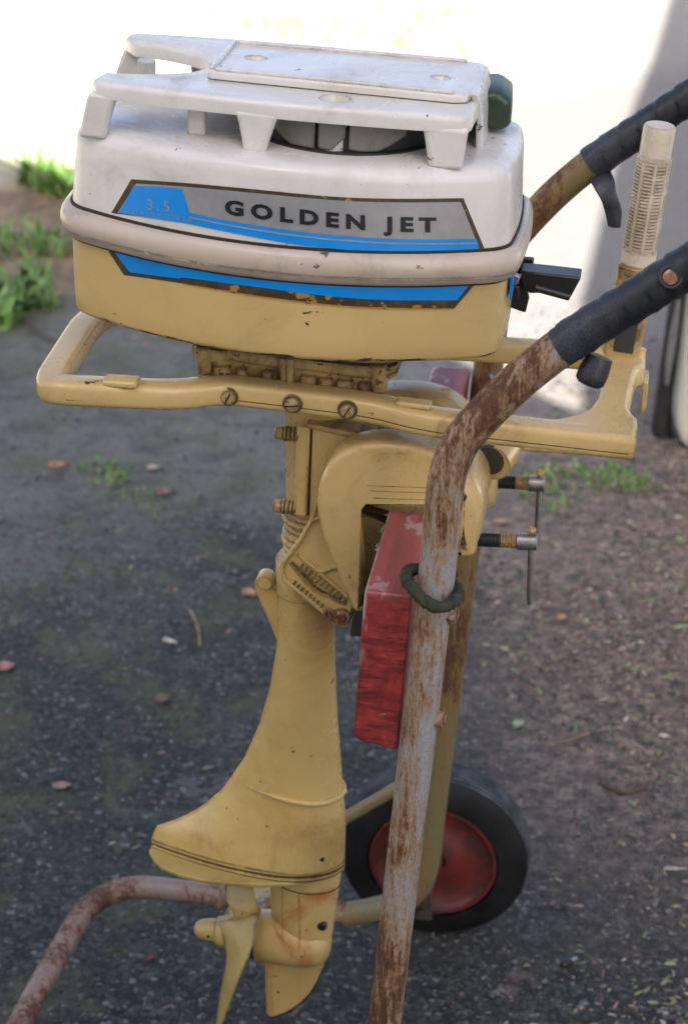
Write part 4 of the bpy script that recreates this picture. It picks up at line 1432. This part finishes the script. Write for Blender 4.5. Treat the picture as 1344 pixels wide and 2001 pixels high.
def blade(rows, th=0.0042):
    """rows of (left point, right point): a curved sheet given thickness"""
    rows = list(zip(catmull([r[0] for r in rows], 5), catmull([r[1] for r in rows], 5)))
    C = 8
    g = []
    grid = []
    for i, (a, b) in enumerate(rows):
        f = i / (len(rows) - 1)
        for j in range(C + 1):
            k = j / C
            p = a.lerp(b, k)
            p = p + Vector((0, -0.006 * math.sin(math.pi * k) * (1 - 0.5 * f), 0))
            t = th * (1 - 0.6 * f) * (0.25 + 0.75 * math.sin(math.pi * min(0.97, max(0.03, k))))
            grid.append((p, t))
    W = C + 1
    V, F = [], []
    n = len(rows)
    for s in (-1, 1):
        for p, t in grid:
            V.append((p.x, p.y + s * t / 2, p.z))
    o = n * W
    for i in range(n - 1):
        for j in range(C):
            a = i * W + j
            F += [(a, a + 1, a + W + 1, a + W), (a + o, a + o + W, a + o + W + 1, a + o + 1)]
    for i in range(n - 1):
        for j in (0, C):
            a = i * W + j
            F.append((a, a + W, a + W + o, a + o))
    for i in (0, n - 1):
        for j in range(C):
            a = i * W + j
            F.append((a, a + 1, a + 1 + o, a + o))
    return V, F


def brow(l, r):
    return Vector(Q(*l)), Vector(Q(*r))


obj('blade', blade([brow((428, 1800, -0.004), (505, 1782, -0.016)), brow((436, 1832, -0.018), (502, 1815, -0.036)), brow((441, 1866, -0.028), (489, 1862, -0.050)), brow((436, 1905, -0.034), (470, 1908, -0.058)), brow((428, 1950, -0.038), (452, 1955, -0.060)),
                   brow((423, 1990, -0.040), (437, 1995, -0.056)), brow((421, 2016, -0.042), (425, 2022, -0.050))]), m_prop, pr, smooth=60)
obj('blade', blade([brow((440, 1800, -0.006), (508, 1790, -0.004)), brow((457, 1788, -0.012), (509, 1778, -0.008)), brow((446, 1766, -0.004), (503, 1768, -0.012)), brow((440, 1742, 0.010), (497, 1744, -0.006)), brow((441, 1718, 0.020), (491, 1720, 0.004)), brow((450, 1700, 0.030), (478, 1700, 0.016))]), m_prop, pr, smooth=60)
# third blade points away from the camera
b0 = h0 + pa * 0.016
obj('blade', blade([(b0 + Vector((-0.018, 0.012, 0.0)), b0 + Vector((0.018, 0.010, 0.012))), (b0 + Vector((-0.024, 0.034, -0.006)), b0 + Vector((0.024, 0.034, 0.020))), (b0 + Vector((-0.022, 0.065, -0.014)), b0 + Vector((0.026, 0.062, 0.022))), (b0 + Vector((-0.012, 0.098, -0.012)), b0 + Vector((0.014, 0.098, 0.010)))]), m_prop, pr, smooth=60)

# ================================================================== cart
VN, VF = -0.22, 0.25
cart = thing('motor_cart', 'rusty tube hand cart on red disc wheels carrying the outboard motor', 'hand cart', (0.09, 0, 0))
TR = 0.015
prof = [(0.0, 0.1125), (0.034, 0.1240), (0.066, 0.1400), (0.0885, 0.1640), (0.0985, 0.2050), (0.1025, 0.260), (0.1144, 0.4037), (0.1487, 0.833), (0.1530, 0.900), (0.1585, 0.945), (0.1770, 0.9810), (0.2332, 1.0430), (0.3276, 1.1172), (0.62, 1.345)]


def frame_path(v):
    return [Vector((p.x, v, p.y)) for p in catmull([Vector((a, b, 0)) for a, b in prof], 8)]


fn = frame_path(VN)
ff = frame_path(VF)
nt = obj('frame_tube', tube(fn, TR, 24), m_tube, cart, smooth=60, label='near tube of flaking grey paint and rust')
ft = obj('frame_tube', tube(ff, TR, 24), m_tube_far, cart, smooth=60)
lp = [(0.012, VF, 0.1150), (-0.145, VF, 0.1225), (-0.300, VF, 0.1255), (-0.325, 0.0, 0.1185), (-0.33, VN, 0.114), (-0.145, VN, 0.114), (0.012, VN, 0.1150)]
obj('base_loop', tube(fillet(lp, 0.085, 10), 0.0138, 22), m_loop, cart, smooth=60)
obj('rest_leg', tube([(-0.333, -0.17, 0.112), (-0.336, -0.172, 0.06), (-0.336, -0.172, 0.001)], 0.012, 16), m_loop, cart, smooth=60)
obj('hand_bar', tube([(0.60, VN, 1.329), (0.60, VF, 1.329)], 0.0135, 18), m_tube, cart, smooth=60)
bq = Vector((*q(838, 1493, VF)[:1], VF - 0.012, q(838, 1493, VF)[1]))
obj('brace', tube([bq, Vector((q(675, 1588, VF)[0], VF - 0.012, q(675, 1588, VF)[1])), Vector((-0.150, VF - 0.012, 0.118))], 0.0075, 14), m_tube_far, cart, smooth=60)
for v_ in (VF + 0.012, VN - 0.012):
    obj('axle_bracket', bar((0.090, v_, 0.172), (0.0935, v_, 0.108), 0.004, 0.022, (1, 0, 0)), m_axle, cart, bevel=0.001)
obj('axle', tube([(0.0935, 0.255, 0.120), (0.0935, 0.45, 0.120)], 0.007, 14), m_axle, cart, smooth=60)
obj('axle', tube([(0.0935, -0.45, 0.120), (0.0935, -0.205, 0.120)], 0.007, 14), m_axle, cart, smooth=60)

# wheels
WR = 0.119


def wheel_parts():
    y0, y1 = 0.358, 0.408
    pr = [(0, 0.0815), (0.0, 0.088), (0.002, 0.096), (0.004, 0.105), (0.0075, 0.1125), (0.011, 0.1165), (0.012, 0.1168)]
    tr = [(0.0105, 0.112)]
    n = 6
    for i in range(n):
        a = 0.0110 + 0.0410 * i / n
        e_ = 0.0012 * abs(i - 2.5) ** 2 / 6
        tr += [(a + 0.0002, WR - 0.0045), (a + 0.0010, WR - e_), (a + 0.0044, WR - e_), (a + 0.0052, WR - 0.0045)]
    tr += [(0.0525, 0.112)]
    pr += [(0.051, 0.1168), (0.0535, 0.1165), (0.0565, 0.1125), (0.060, 0.105), (0.062, 0.088), (0.062, 0.080)]
    tyre = lathe((0, 0, 0), (0, 1, 0), pr, 72, False)
    tread = lathe((0, 0, 0), (0, 1, 0), tr, 72, False)
    disc = lathe((0, 0, 0), (0, 1, 0), [(0.004, 0.0805), (0.0015, 0.0790), (0.0015, 0.0755), (0.006, 0.0735), (0.012, 0.0660), (0.0145, 0.052), (0.012, 0.040), (0.008, 0.032), (0.006, 0.022), (0.0055, 0.016)], 64, False)
    back = lathe((0, 0, 0), (0, 1, 0), [(0.047, 0.0805), (0.044, 0.07), (0.036, 0.05), (0.042, 0.016)], 64, False)
    hub = lathe((0, 0, 0), (0, 1, 0), [(-0.012, 0.008), (-0.012, 0.0125), (0.006, 0.0135), (0.05, 0.0135)], 28)
    return y0, tyre, join(disc, back), hub, tread


y0, g_t, g_r, g_h, g_d = wheel_parts()


def shift(g, d):
    return [(p[0] + d[0], p[1] + d[1], p[2] + d[2]) for p in g[0]], g[1]


WU = 0.0935
for sgn in (1, -1):
    def plc(g):
        V, F = shift(g, (WU, y0, WR - 0.0005))
        if sgn < 0:
            V = [(x, -y, z) for x, y, z in V]
        return V, F
    w = obj('wheel', plc(g_t), m_tyre, cart, smooth=28)
    obj('tread', plc(g_d), m_tread, w, smooth=28)
    obj('wheel_disc', plc(g_r), m_rim, w, smooth=50)
    obj('hub', plc(g_h), m_rim, w, smooth=40)

# red board bolted across the tubes
bt = [q(712, 1155, VN), q(804, 1164, VN), q(776, 1466, VN), q(700, 1446, VN), q(690, 1436, VN)]
bd0 = VN - 0.0005
board = obj('transom_board', None or loft([[(u, v, z) for u, z in bt] for v in (bd0, bd0 + 0.06, 0.0, 0.16, 0.258)]), m_board, cart, bevel=0.0018, seg=2,
            label='red painted board with scuffed top edge')
# slivers lifted from the board's worn edge
m_bare = plain('bare_wood', (0.42, 0.35, 0.28), 0.8)
for k in range(5):
    f = random.random()
    p = Vector((bt[0][0] - 0.0006, VN + 0.02 + 0.14 * f, bt[0][1] - 0.002 - 0.004 * random.random()))
    d = Vector((-0.0012 - 0.001 * random.random(), -0.005, 0.002 * random.uniform(-1, 1)))
    obj('wood_sliver', bar(p, p + d, 0.0006, 0.0014), m_bare, board)
for px, py, turn in ((884, 1199, 10), (859, 1404, 25)):
    u, z = q(px, py, VN)
    u -= 0.0085
    bn = obj('board_bolt', join(lathe((u + 0.0012, VN, z), (1, 0, -0.03), [(0, 0.0095), (0.0104, 0.0095)], 6), lathe((u + 0.0116, VN, z), (1, 0, -0.03), [(0, 0.005), (0.002, 0.0042)], 14)), m_nut, cart, smooth=30, bevel=0.0008)
    obj('washer', lathe((u - 0.0016, VN, z), (1, 0, -0.03), [(0, 0.0118), (0.0024, 0.0118)], 28), m_steel, bn, smooth=30)
u, z = q(966, 745, VF - 0.012)
obj('tube_ring', ring_torus((u, VF - 0.012, z), (1, 0.3, 0.6), 0.0085, 0.0022, 22, 8), m_steel, cart, smooth=60)


# friction tape wound round both handles: a real spiral of overlapping turns
def tape(path, i_start, r0, pitch, step, seed):
    rnd = random.Random(seed)
    P = dense(path, 0.0022)
    d = [0]
    for a, b in zip(P, P[1:]):
        d.append(d[-1] + (b - a).length)
    rings = []
    n = 28
    for i, p in enumerate(P):
        T = (P[min(i + 1, len(P) - 1)] - P[max(0, i - 1)]).normalized()
        x = T.cross(Vector((0, 1, 0))).normalized()
        y = T.cross(x)
        ring = []
        for k in range(n):
            a = 2 * math.pi * k / n
            ph = (d[i] / pitch + k / n) % 1.0
            turn = math.floor(d[i] / pitch + k / n)
            w = math.sin(turn * 12.9898 + seed) * 0.5
            r = r0 + step * (1 - ph) + 0.0004 * w + 0.00025 * math.sin(5 * a + 9 * d[i] / pitch)
            ring.append(p + (x * math.cos(a) + y * math.sin(a)) * r)
        rings.append(ring)
    return loft(rings)


def from_u(path, u0):
    i = next(k for k, p in enumerate(path) if p.x > u0 and p.z > 0.97)
    a, b = path[i - 1], path[i]
    t = (u0 - a.x) / (b.x - a.x)
    return [a.lerp(b, t)] + path[i:]


un = q(1110, 690, VN)[0]
tn = obj('handle_tape', tape(from_u(fn, un), 0, TR + 0.0006, 0.019, 0.0011, 3), m_tape, cart, smooth=24, label='dusty black tape on the near handle')
obj('tape_underlay', tube(dense([from_u(fn, un - 0.006)[0], from_u(fn, un + 0.02)[0]], 0.004), TR + 0.0005, 24), m_tape, cart)
uf = q(1153, 338, VF)[0]
tf = obj('handle_tape', tape(from_u(ff, uf), 0, TR + 0.0006, 0.021, 0.0012, 8), m_tape, cart, smooth=24, label='glossy black tape on the far handle')


def ribbon(pts, widths, th=0.0012):
    """twisting strip: pts centre line, widths = half-width vectors"""
    P = catmull(pts, 5)
    W = catmull(widths, 5)
    rings = []
    for i, (p, w) in enumerate(zip(P, W)):
        t = (P[min(i + 1, len(P) - 1)] - P[max(i - 1, 0)]).normalized()
        nn = t.cross(w).normalized() * th
        m = nn * 2.2
        rings.append([p - w - nn, p + m - nn, p + w - nn, p + w + nn, p + m + nn, p - w + nn])
    return loft(rings)


A = [Vector(Q(x, y, v)) for x, y, v in ((1168, 335, VF), (1180, 360, VF - 0.018), (1189, 385, VF - 0.020), (1197, 412, VF - 0.016), (1200, 443, VF - 0.016))]
Wd = [Vector((0.010, 0.004, 0.004)), Vector((0.0085, 0.006, 0.003)), Vector((0.006, 0.007, 0.002)), Vector((0.008, 0.002, 0.0)), Vector((0.006, -0.002, 0.0))]
obj('tape_end', ribbon(A, Wd), m_tape, tf, smooth=60)
ta, tb_ = Vector(Q(1172, 696, VN + 0.004)), Vector(Q(1148, 753, VN - 0.002))
obj('tape_end', lathe(ta, tb_ - ta, [(0, 0.0100), ((tb_ - ta).length * 0.55, 0.0118), ((tb_ - ta).length * 0.86, 0.0112), ((tb_ - ta).length * 0.97, 0.0085), ((tb_ - ta).length, 0.004)], 22), m_tape, tn, smooth=60)
pth = from_u(fn, q(1308, 545, VN)[0])[0]
dirn = (CAM - (ORG + UH * pth.x + VH * pth.y + Vector((0, 0, pth.z)))).normalized()
dl = Vector((dirn.dot(UH), dirn.dot(VH), dirn.z))
hd = Vector((0.0, -0.93, 0.36)).normalized()
rv = obj('handle_bolt', lathe(pth + hd * 0.0145, hd, [(0, 0.0062), (0.0022, 0.0060), (0.0034, 0.0040)], 9), paint('rusted_bolt_head', (0.25, 0.12, 0.06), (0.13, 0.045, 0.02), (0.45, 0.36, 0.30), 0.6, 0.8, 0.56, gscale=160, g0=0.40), tn, bevel=0.0008)
obj('bolt_rim', ring_torus(pth + hd * 0.0158, hd, 0.0076, 0.0014, 24, 8), m_tape, rv)

# mossy rubber loop hung round the near tube
sp_ = [(808, 1112, -0.199), (797, 1118, -0.212), (792, 1128, -0.226), (800, 1142, -0.236), (815, 1160, -0.243), (835, 1178, -0.246), (858, 1187, -0.245), (880, 1181, -0.240), (893, 1167, -0.230), (893, 1152, -0.214), (884, 1141, -0.202), (872, 1131, -0.196)]
pts = catmull([Vector(Q(*p)) for p in sp_], 7)
fuzz = random.Random(5)
rr = [0.0050 + 0.0007 * fuzz.uniform(-1, 1) for _ in pts]
back = catmull([Vector(Q(*sp_[-1])), Vector((0.160, -0.198, 0.836)), Vector((0.146, -0.194, 0.838)), Vector(Q(*sp_[0]))], 6)
st_ = obj('rubber_loop', tube(pts + back[1:-1], (rr + [0.005] * (len(back) - 2)), 14, closed=True, wob=0.07), m_strap, None, smooth=60)
st_['label'] = 'mossy black rubber loop hanging round the near cart tube'
st_['category'] = 'strap'
st_.location = ORG
st_.rotation_euler = (0, 0, -PSI)

# ================================================================== parked car at the right edge
def car():
    YC = 3.42

    def wp(px, py, y):
        d = ray(px, py)
        p = CAM + y / d.y * d
        return p.x, p.z

    t = thing('parked_car', 'pale rounded car corner with dark rubber and chrome beside it at the right edge', 'car', (1.5, 3.9, 0), framed=False)
    body = paint('pale_car_paint', (0.42, 0.42, 0.36), (0.30, 0.27, 0.20), (0.1, 0.1, 0.1), 0.3, 0.4, 0.75)
    rub = plain('car_rubber', (0.02, 0.02, 0.022), 0.4)
    chrome = plain('chrome', (0.62, 0.63, 0.66), 0.14, 0.95, 0.06)
    lo = [(p.x, p.y) for p in catmull([Vector((*wp(x, y, YC), 0)) for x, y in ((1352, 560), (1339, 640), (1326, 740), (1319, 800), (1321, 838), (1334, 864), (1356, 880))], 5)]
    x1 = lo[-1][0] + 0.75
    obj('body', pillow(lo + [(x1, lo[-1][1]), (x1, lo[0][1] + 0.10), (lo[0][0] + 0.03, lo[0][1] + 0.08)], YC - 0.02, YC + 0.09, 0.016), body, t, smooth=60)
    st2 = [Vector((wp(x, y, YC + 0.06)[0], YC + 0.06, wp(x, y, YC + 0.06)[1])) for x, y in ((1330, 560), (1318, 640), (1305, 730), (1296, 800), (1292, 838), (1300, 862))]
    obj('rubber_edge', tube(catmull(st2, 6), 0.020, 14), rub, t, smooth=60)
    ch = [Vector((wp(x, y, YC + 0.03)[0], YC + 0.03, wp(x, y, YC + 0.03)[1])) for x, y in ((1326, 585), (1318, 640), (1309, 700), (1302, 752))]
    obj('chrome_strip', tube(catmull(ch, 6), [0.003 + 0.004 * math.sin(math.pi * k / 18) for k in range(19)], 10), chrome, t, smooth=60)
    # the rest of the car lies to the right, out of frame
    x0, y0_ = x1 - 0.02, YC - 0.02
    obj('upper_body', loft([[(x0 + dx, y0_ + y, z) for y, z in ((0.02, 0.40), (0.05, 0.8), (0.2, 1.35), (1.5, 1.35), (1.66, 0.8), (1.66, 0.2), (0.02, 0.2))] for dx in (0, 2.6)]), body, t, bevel=0.03, seg=3)
    for xx in (0.5, 2.1):
        w = obj('wheel', lathe((x0 + xx, y0_ - 0.01, 0.29), (0, 1, 0), [(0, 0.15), (0.0, 0.26), (0.02, 0.29), (0.15, 0.29), (0.17, 0.26), (0.17, 0.15)], 36), rub, t, smooth=40)
        obj('hubcap', lathe((x0 + xx, y0_, 0.29), (0, -1, 0), [(0, 0.16), (0.01, 0.15), (0.03, 0.04)], 30), chrome, w, smooth=40)


car()

# ================================================================== what lies on the ground
def stones(name, n, area, size, mat, dens=None, seed=1, flat=0.6):
    rnd = random.Random(seed)
    V, F = [], []
    base = [(1, 0, 0), (0, 1, 0), (-1, 0, 0), (0, -1, 0), (0, 0, 1), (0, 0, -0.6)]
    fc = [(0, 1, 4), (1, 2, 4), (2, 3, 4), (3, 0, 4), (1, 0, 5), (2, 1, 5), (3, 2, 5), (0, 3, 5)]
    k = 0
    while k < n:
        x, y = rnd.uniform(area[0], area[1]), rnd.uniform(area[2], area[3])
        if dens and rnd.random() > dens(x, y):
            k += 0.25
            continue
        k += 1
        s = size[0] * (size[1] / size[0]) ** (rnd.random() ** 2.2)
        a = rnd.uniform(0, 6.283)
        ca, sa = math.cos(a), math.sin(a)
        b = len(V)
        sx, sy, sz = s * rnd.uniform(0.7, 1.2), s * rnd.uniform(0.6, 1.0), s * flat * rnd.uniform(0.6, 1.1)
        for px, py, pz_ in base:
            px, py, pz_ = px * sx * rnd.uniform(0.75, 1.2), py * sy * rnd.uniform(0.75, 1.2), pz_ * sz
            V.append((x + px * ca - py * sa, y + px * sa + py * ca, pz_ + sz * 0.25 - 0.004 * (math.hypot(x, y - 1.6) > 1.9)))
        F += [tuple(i + b for i in f) for f in fc]
    o = obj(name, (V, F), mat, None, smooth=0, merge=False)
    o['kind'] = 'stuff'
    return o


def island_mat(name, stops, rough=0.75, trans=0.0):
    t = NT(name)
    g = t.n.new('ShaderNodeNewGeometry')
    c = t.ramp(g.outputs['Random Per Island'], stops)
    c = t.mix(t.step(t.noise(t.co(), 60, 4), 0.3, 0.7, 0, 0.35), c, (0.05, 0.04, 0.03))
    return t.fin(c, rough)


m_gravel = island_mat('mixed_gravel', [(0.0, (0.02, 0.022, 0.023)), (0.5, (0.055, 0.058, 0.058)), (0.8, (0.11, 0.108, 0.10)), (0.92, (0.15, 0.10, 0.09)), (1.0, (0.30, 0.28, 0.26))])
m_litter = island_mat('leaf_crumbs', [(0.0, (0.04, 0.028, 0.022)), (0.25, (0.12, 0.075, 0.06)), (0.5, (0.30, 0.17, 0.145)), (0.70, (0.38, 0.28, 0.20)), (0.86, (0.18, 0.22, 0.08)), (0.93, (0.25, 0.33, 0.13)), (1.0, (0.58, 0.48, 0.40))], 0.7)
m_grass = island_mat('grass_blades', [(0.0, (0.06, 0.15, 0.022)), (0.5, (0.11, 0.235, 0.042)), (0.75, (0.18, 0.29, 0.075)), (1.0, (0.36, 0.31, 0.14))], 0.5)
m_dry = island_mat('dry_grass', [(0.0, (0.32, 0.26, 0.13)), (0.6, (0.42, 0.38, 0.20)), (1.0, (0.22, 0.30, 0.08))], 0.6)
stones('gravel', 30000, (-1.3, 1.3, 1.75, 4.4), (0.0016, 0.0060), m_gravel, lambda x, y: 0.35 + 0.65 * math.exp(-max(0, y - 2.5) * 0.9), 11)


def leaves(name, n, area, size, mat, dens, seed):
    rnd = random.Random(seed)
    V, F = [], []
    k = 0
    while k < n:
        x, y = rnd.uniform(area[0], area[1]), rnd.uniform(area[2], area[3])
        if rnd.random() > dens(x, y):
            k += 0.2
            continue
        k += 1
        L = size[0] * (size[1] / size[0]) ** (rnd.random() ** 1.8)
        w = L * rnd.uniform(0.15, 0.45)
        a = rnd.uniform(0, 6.283)
        ca, sa = math.cos(a), math.sin(a)
        c = rnd.uniform(0.0, 0.35) * L
        til = rnd.uniform(-0.3, 0.3)
        b = len(V)
        for px, py, h in ((-L, 0, 0), (-L * .35, -w, c), (L * .4, -w * .8, c), (L, 0, 0.1 * L), (L * .4, w * .8, c * .5), (-L * .35, w, c * .6)):
            V.append((x + px * ca - py * sa, y + px * sa + py * ca, 0.0015 + h + max(0, py * til)))
        F += [(b, b + 1, b + 5), (b + 1, b + 2, b + 4, b + 5), (b + 2, b + 3, b + 4)]
    o = obj(name, (V, F), mat, None, smooth=60, recalc=False)
    o['kind'] = 'stuff'
    return o


def dr(x, y):
    return max(0.02, min(1, (x + 0.10 * math.sin(5 * y) - 0.22) * 2.4)) * (0.35 + 0.65 * (0.5 + 0.5 * math.sin(7.3 * x + 2) * math.cos(6.1 * y))) * math.exp(-max(0, y - 3.2))


leaves('leaf_litter', 26000, (0.08, 1.15, 1.75, 4.0), (0.003, 0.0095), m_litter, dr, 21)
leaves('scattered_leaf_crumbs', 900, (-1.2, 0.5, 1.75, 4.6), (0.003, 0.010), m_litter, lambda x, y: 0.5, 22)


def blades(cx, cy, n, rad, h, rnd, out, lean=0.5, w=0.0025):
    V, F = out
    for _ in range(n):
        a = rnd.uniform(0, 6.283)
        r_ = rad * math.sqrt(rnd.random())
        x, y = cx + r_ * math.cos(a), cy + r_ * math.sin(a)
        d = rnd.uniform(0, 6.283)
        l = lean * rnd.random()
        hh = h * rnd.uniform(0.5, 1.15)
        ww = w * rnd.uniform(0.7, 1.5)
        sx, sy = -math.sin(d) * ww, math.cos(d) * ww
        b = len(V)
        for f, k in ((0, 1), (0.45, 0.9), (0.8, 0.6)):
            bx, by, bz = x + math.cos(d) * l * hh * f * f * 1.6, y + math.sin(d) * l * hh * f * f * 1.6, hh * f * (1 - 0.35 * l * f) - 0.012
            V += [(bx - sx * k, by - sy * k, bz), (bx + sx * k, by + sy * k, bz)]
        V.append((x + math.cos(d) * l * hh * 1.6, y + math.sin(d) * l * hh * 1.6, hh * (1 - 0.35 * l) - 0.012))
        F += [(b, b + 1, b + 3, b + 2), (b + 2, b + 3, b + 5, b + 4), (b + 4, b + 5, b + 6)]


def tuft(px, py, spots, label, h=0.06, seed=0, mat=None, w=0.003):
    rnd = random.Random(seed)
    c = ground_at(px, py)
    out = ([], [])
    for dx, dy, n, rad in spots:
        p = ground_at(px + dx, py + dy)
        blades(p.x - c.x, p.y - c.y, n, rad, h, rnd, out, 1.0, w)
    o = obj('grass_tuft', out, mat or m_grass, None, smooth=60, recalc=False)
    o.location = (c.x, c.y, -0.002)
    o['label'] = label
    o['category'] = 'grass tuft'
    o['group'] = 'grass tufts on the paving'
    return o


tuft(100, 362, [(0, 0, 60, 0.06), (-25, -15, 30, 0.05), (28, 10, 40, 0.05)], 'bright green tuft touching the left end of the white cowl', 0.10, 1, w=0.006)
tuft(20, 590, [(0, 0, 55, 0.07), (40, -40, 34, 0.06), (-15, 30, 26, 0.05), (66, 5, 18, 0.04)], 'broad green tuft at the left edge below the cowl band', 0.08, 2, w=0.008)
tuft(85, 480, [(0, 0, 44, 0.09), (-40, -10, 34, 0.08), (30, 5, 26, 0.06)], 'thin yellowish tuft left of the cream lower cowl', 0.08, 3, w=0.004)
tuft(215, 935, [(0, 0, 60, 0.035), (20, -20, 30, 0.03), (-30, -25, 30, 0.03), (60, 30, 30, 0.035), (85, 60, 24, 0.03), (0, 20, 40, 0.06)], 'small green weed with straw on the asphalt below the carrying frame', 0.022, 4, w=0.003)
tuft(1100, 945, [(0, -10, 80, 0.06), (-20, 30, 60, 0.05), (110, -10, 80, 0.05), (150, 5, 40, 0.03), (60, 0, 40, 0.07), (-50, -20, 30, 0.05)], 'low green weed patch behind the clamp screws', 0.03, 5, w=0.0035)
tuft(235, 968, [(0, 0, 50, 0.06), (60, 10, 30, 0.05), (-60, -40, 30, 0.05), (120, 20, 24, 0.05)], 'flattened dry straw spread round the small weed below the carrying frame', 0.016, 16, m_dry, w=0.0016)
tuft(165, 1320, [(0, 0, 40, 0.02), (-60, 5, 26, 0.018)], 'flattened pale moss tuft left of the drive leg', 0.012, 6, m_dry, w=0.002)
tuft(1190, 1500, [(0, 0, 40, 0.02), (60, -10, 30, 0.02), (-70, 60, 34, 0.02)], 'scrap of green among dead leaves right of the wheel', 0.014, 7, w=0.003)
# short grass over the sunny ground beyond
rnd = random.Random(9)
out = ([], [])
for _ in range(1500):
    y = rnd.uniform(5.3, 11)
    x = rnd.uniform(-0.32 * y - 0.5, 0.05 * y + 0.2)
    if math.sin(3.1 * x + 1.3 * y) + math.sin(2.2 * y - 1.9 * x) > rnd.uniform(-0.8, 1.2):
        blades(x, y, 7, 0.07, 0.05, rnd, out, 1.0, 0.004)
g_ = obj('grass', out, m_dry, None, smooth=60, recalc=False)
g_['kind'] = 'stuff'


def curled_leaf(px, py, L, w, ang, color, name, label, curl=0.5, group=None, cat='leaf'):
    c = ground_at(px, py)
    n, m = 10, 6
    V, F = [], []
    for i in range(n + 1):
        f = i / n
        hw = w * math.sin(math.pi * min(0.98, 0.06 + 0.92 * f)) ** 0.8
        for j in range(m + 1):
            k = j / m * 2 - 1
            V.append(((f - 0.5) * L, k * hw, 0.001 + curl * w * (abs(k) ** 1.6) + 0.25 * curl * w * math.sin(3 * f + 2 * k) + curl * w * 0.3))
    W = m + 1
    for i in range(n):
        for j in range(m):
            F.append((i * W + j, i * W + j + 1, (i + 1) * W + j + 1, (i + 1) * W + j))
    o = obj(name, (V, F), plain(name + '_skin', color, 0.6, var=0.3, scale=90), None, smooth=60)
    s = o.modifiers.new('thick', 'SOLIDIFY')
    s.thickness = 0.0008
    o.location = (c.x, c.y, 0.0005)
    o.rotation_euler = (0, 0, ang)
    o['label'] = label
    o['category'] = cat
    if group:
        o['group'] = group
    return o


GL_ = 'single leaves and chips lying on the asphalt'
curled_leaf(118, 918, 0.042, 0.011, 0.2, (0.34, 0.19, 0.085), 'dead_leaf', 'brown curled leaf at the left end of the straw below the carrying frame', 0.9, GL_)
curled_leaf(325, 968, 0.036, 0.014, 0.5, (0.20, 0.13, 0.11), 'dead_leaf', 'dull purple brown leaf right of the small weed', 0.6, GL_)
curled_leaf(487, 1166, 0.028, 0.011, -0.6, (0.38, 0.22, 0.12), 'dead_leaf', 'tan leaf just left of the lug on the drive leg', 0.6, GL_)
curled_leaf(333, 1259, 0.026, 0.005, -0.45, (0.60, 0.56, 0.47), 'petal', 'pale curled petal on bare dark asphalt left of the leg', 0.9, GL_)
curled_leaf(318, 1372, 0.026, 0.011, 0.7, (0.17, 0.12, 0.075), 'dead_leaf', 'dark brown leaf left of the flaring drive leg', 0.6, GL_)
curled_leaf(12, 1310, 0.03, 0.013, 0.3, (0.40, 0.20, 0.15), 'dead_leaf', 'pinkish leaf at the left edge beside the moss', 0.5, GL_)
curled_leaf(122, 1540, 0.026, 0.008, 0.2, (0.36, 0.22, 0.18), 'bark_chip', 'pink chip on dark asphalt above the base loop', 0.4, GL_)
curled_leaf(293, 1876, 0.018, 0.0045, 0.6, (0.19, 0.06, 0.035), 'bark_chip', 'red brown chip left of the propeller nut', 0.6, GL_)
curled_leaf(1330, 1230, 0.03, 0.006, 0.3, (0.25, 0.33, 0.16), 'leaf', 'narrow green leaf at the right edge level with the board', 0.6, GL_)
curled_leaf(980, 1025, 0.03, 0.009, 0.2, (0.36, 0.24, 0.14), 'dead_leaf', 'tan leaf low on the dirt right of the clamp head', 0.6, GL_)
curled_leaf(1098, 1212, 0.02, 0.007, 0.1, (0.42, 0.24, 0.12), 'dead_leaf', 'small orange leaf right of the lower clamp handle', 0.6, GL_)
curled_leaf(1012, 1420, 0.024, 0.008, 0.9, (0.30, 0.38, 0.20), 'leaf', 'light green leaf right of the board bolt', 0.6, GL_)
curled_leaf(300, 920, 0.024, 0.009, 0.2, (0.42, 0.34, 0.28), 'dead_leaf', 'pale leaf beside the weed, nearest the shaft', 0.7, GL_)
curled_leaf(1318, 1702, 0.03, 0.003, 0.0, (0.50, 0.44, 0.38), 'straw', 'pale stalk at the right edge, level with the wheel hub', 0.8, GL_, 'straw')


def twig(pts, r, label, color=(0.30, 0.23, 0.13)):
    P = [ground_at(x, y) + Vector((0, 0, 0.003)) for x, y in pts]
    c = P[0].copy()
    o = obj('twig', tube(catmull([p - c for p in P], 5), r, 8), plain('twig_bark', color, 0.8, var=0.3), None, smooth=60)
    o.location = c
    o['label'] = label
    o['category'] = 'twig'
    o['group'] = 'twigs on the ground'


twig([(372, 1195), (386, 1225), (391, 1265)], 0.0018, 'thin straw stem standing alone left of the lug')
twig([(40, 610), (75, 650), (110, 668)], 0.004, 'dark twig below the broad tuft at the left edge', (0.08, 0.06, 0.04))
twig([(1075, 1460), (1110, 1450), (1150, 1436)], 0.0016, 'fine reddish twig right of the far tube', (0.26, 0.15, 0.10))
twig([(1170, 1530), (1215, 1550), (1260, 1542)], 0.004, 'dark twig among leaves right of the wheel', (0.07, 0.05, 0.035))
# black plug dropped on the asphalt
c = ground_at(1097, 1892)
p = thing('plug', 'small black plastic plug lying on the asphalt right of the wheel', 'plug', (c.x, c.y, 0.004), framed=False)
pd = Vector((0.82, 0.57, 0))
obj('barrel', shift(lathe((0, 0, 0), pd, [(0, 0.0035), (0.001, 0.0042), (0.014, 0.0042), (0.015, 0.0034)], 18), (c.x, c.y, 0.0045)), m_black, p, smooth=40)
obj('tip', shift(lathe(pd * 0.015, pd, [(0, 0.0028), (0.008, 0.0028), (0.009, 0.002)], 16), (c.x, c.y, 0.0045)), m_steel, p, smooth=40)
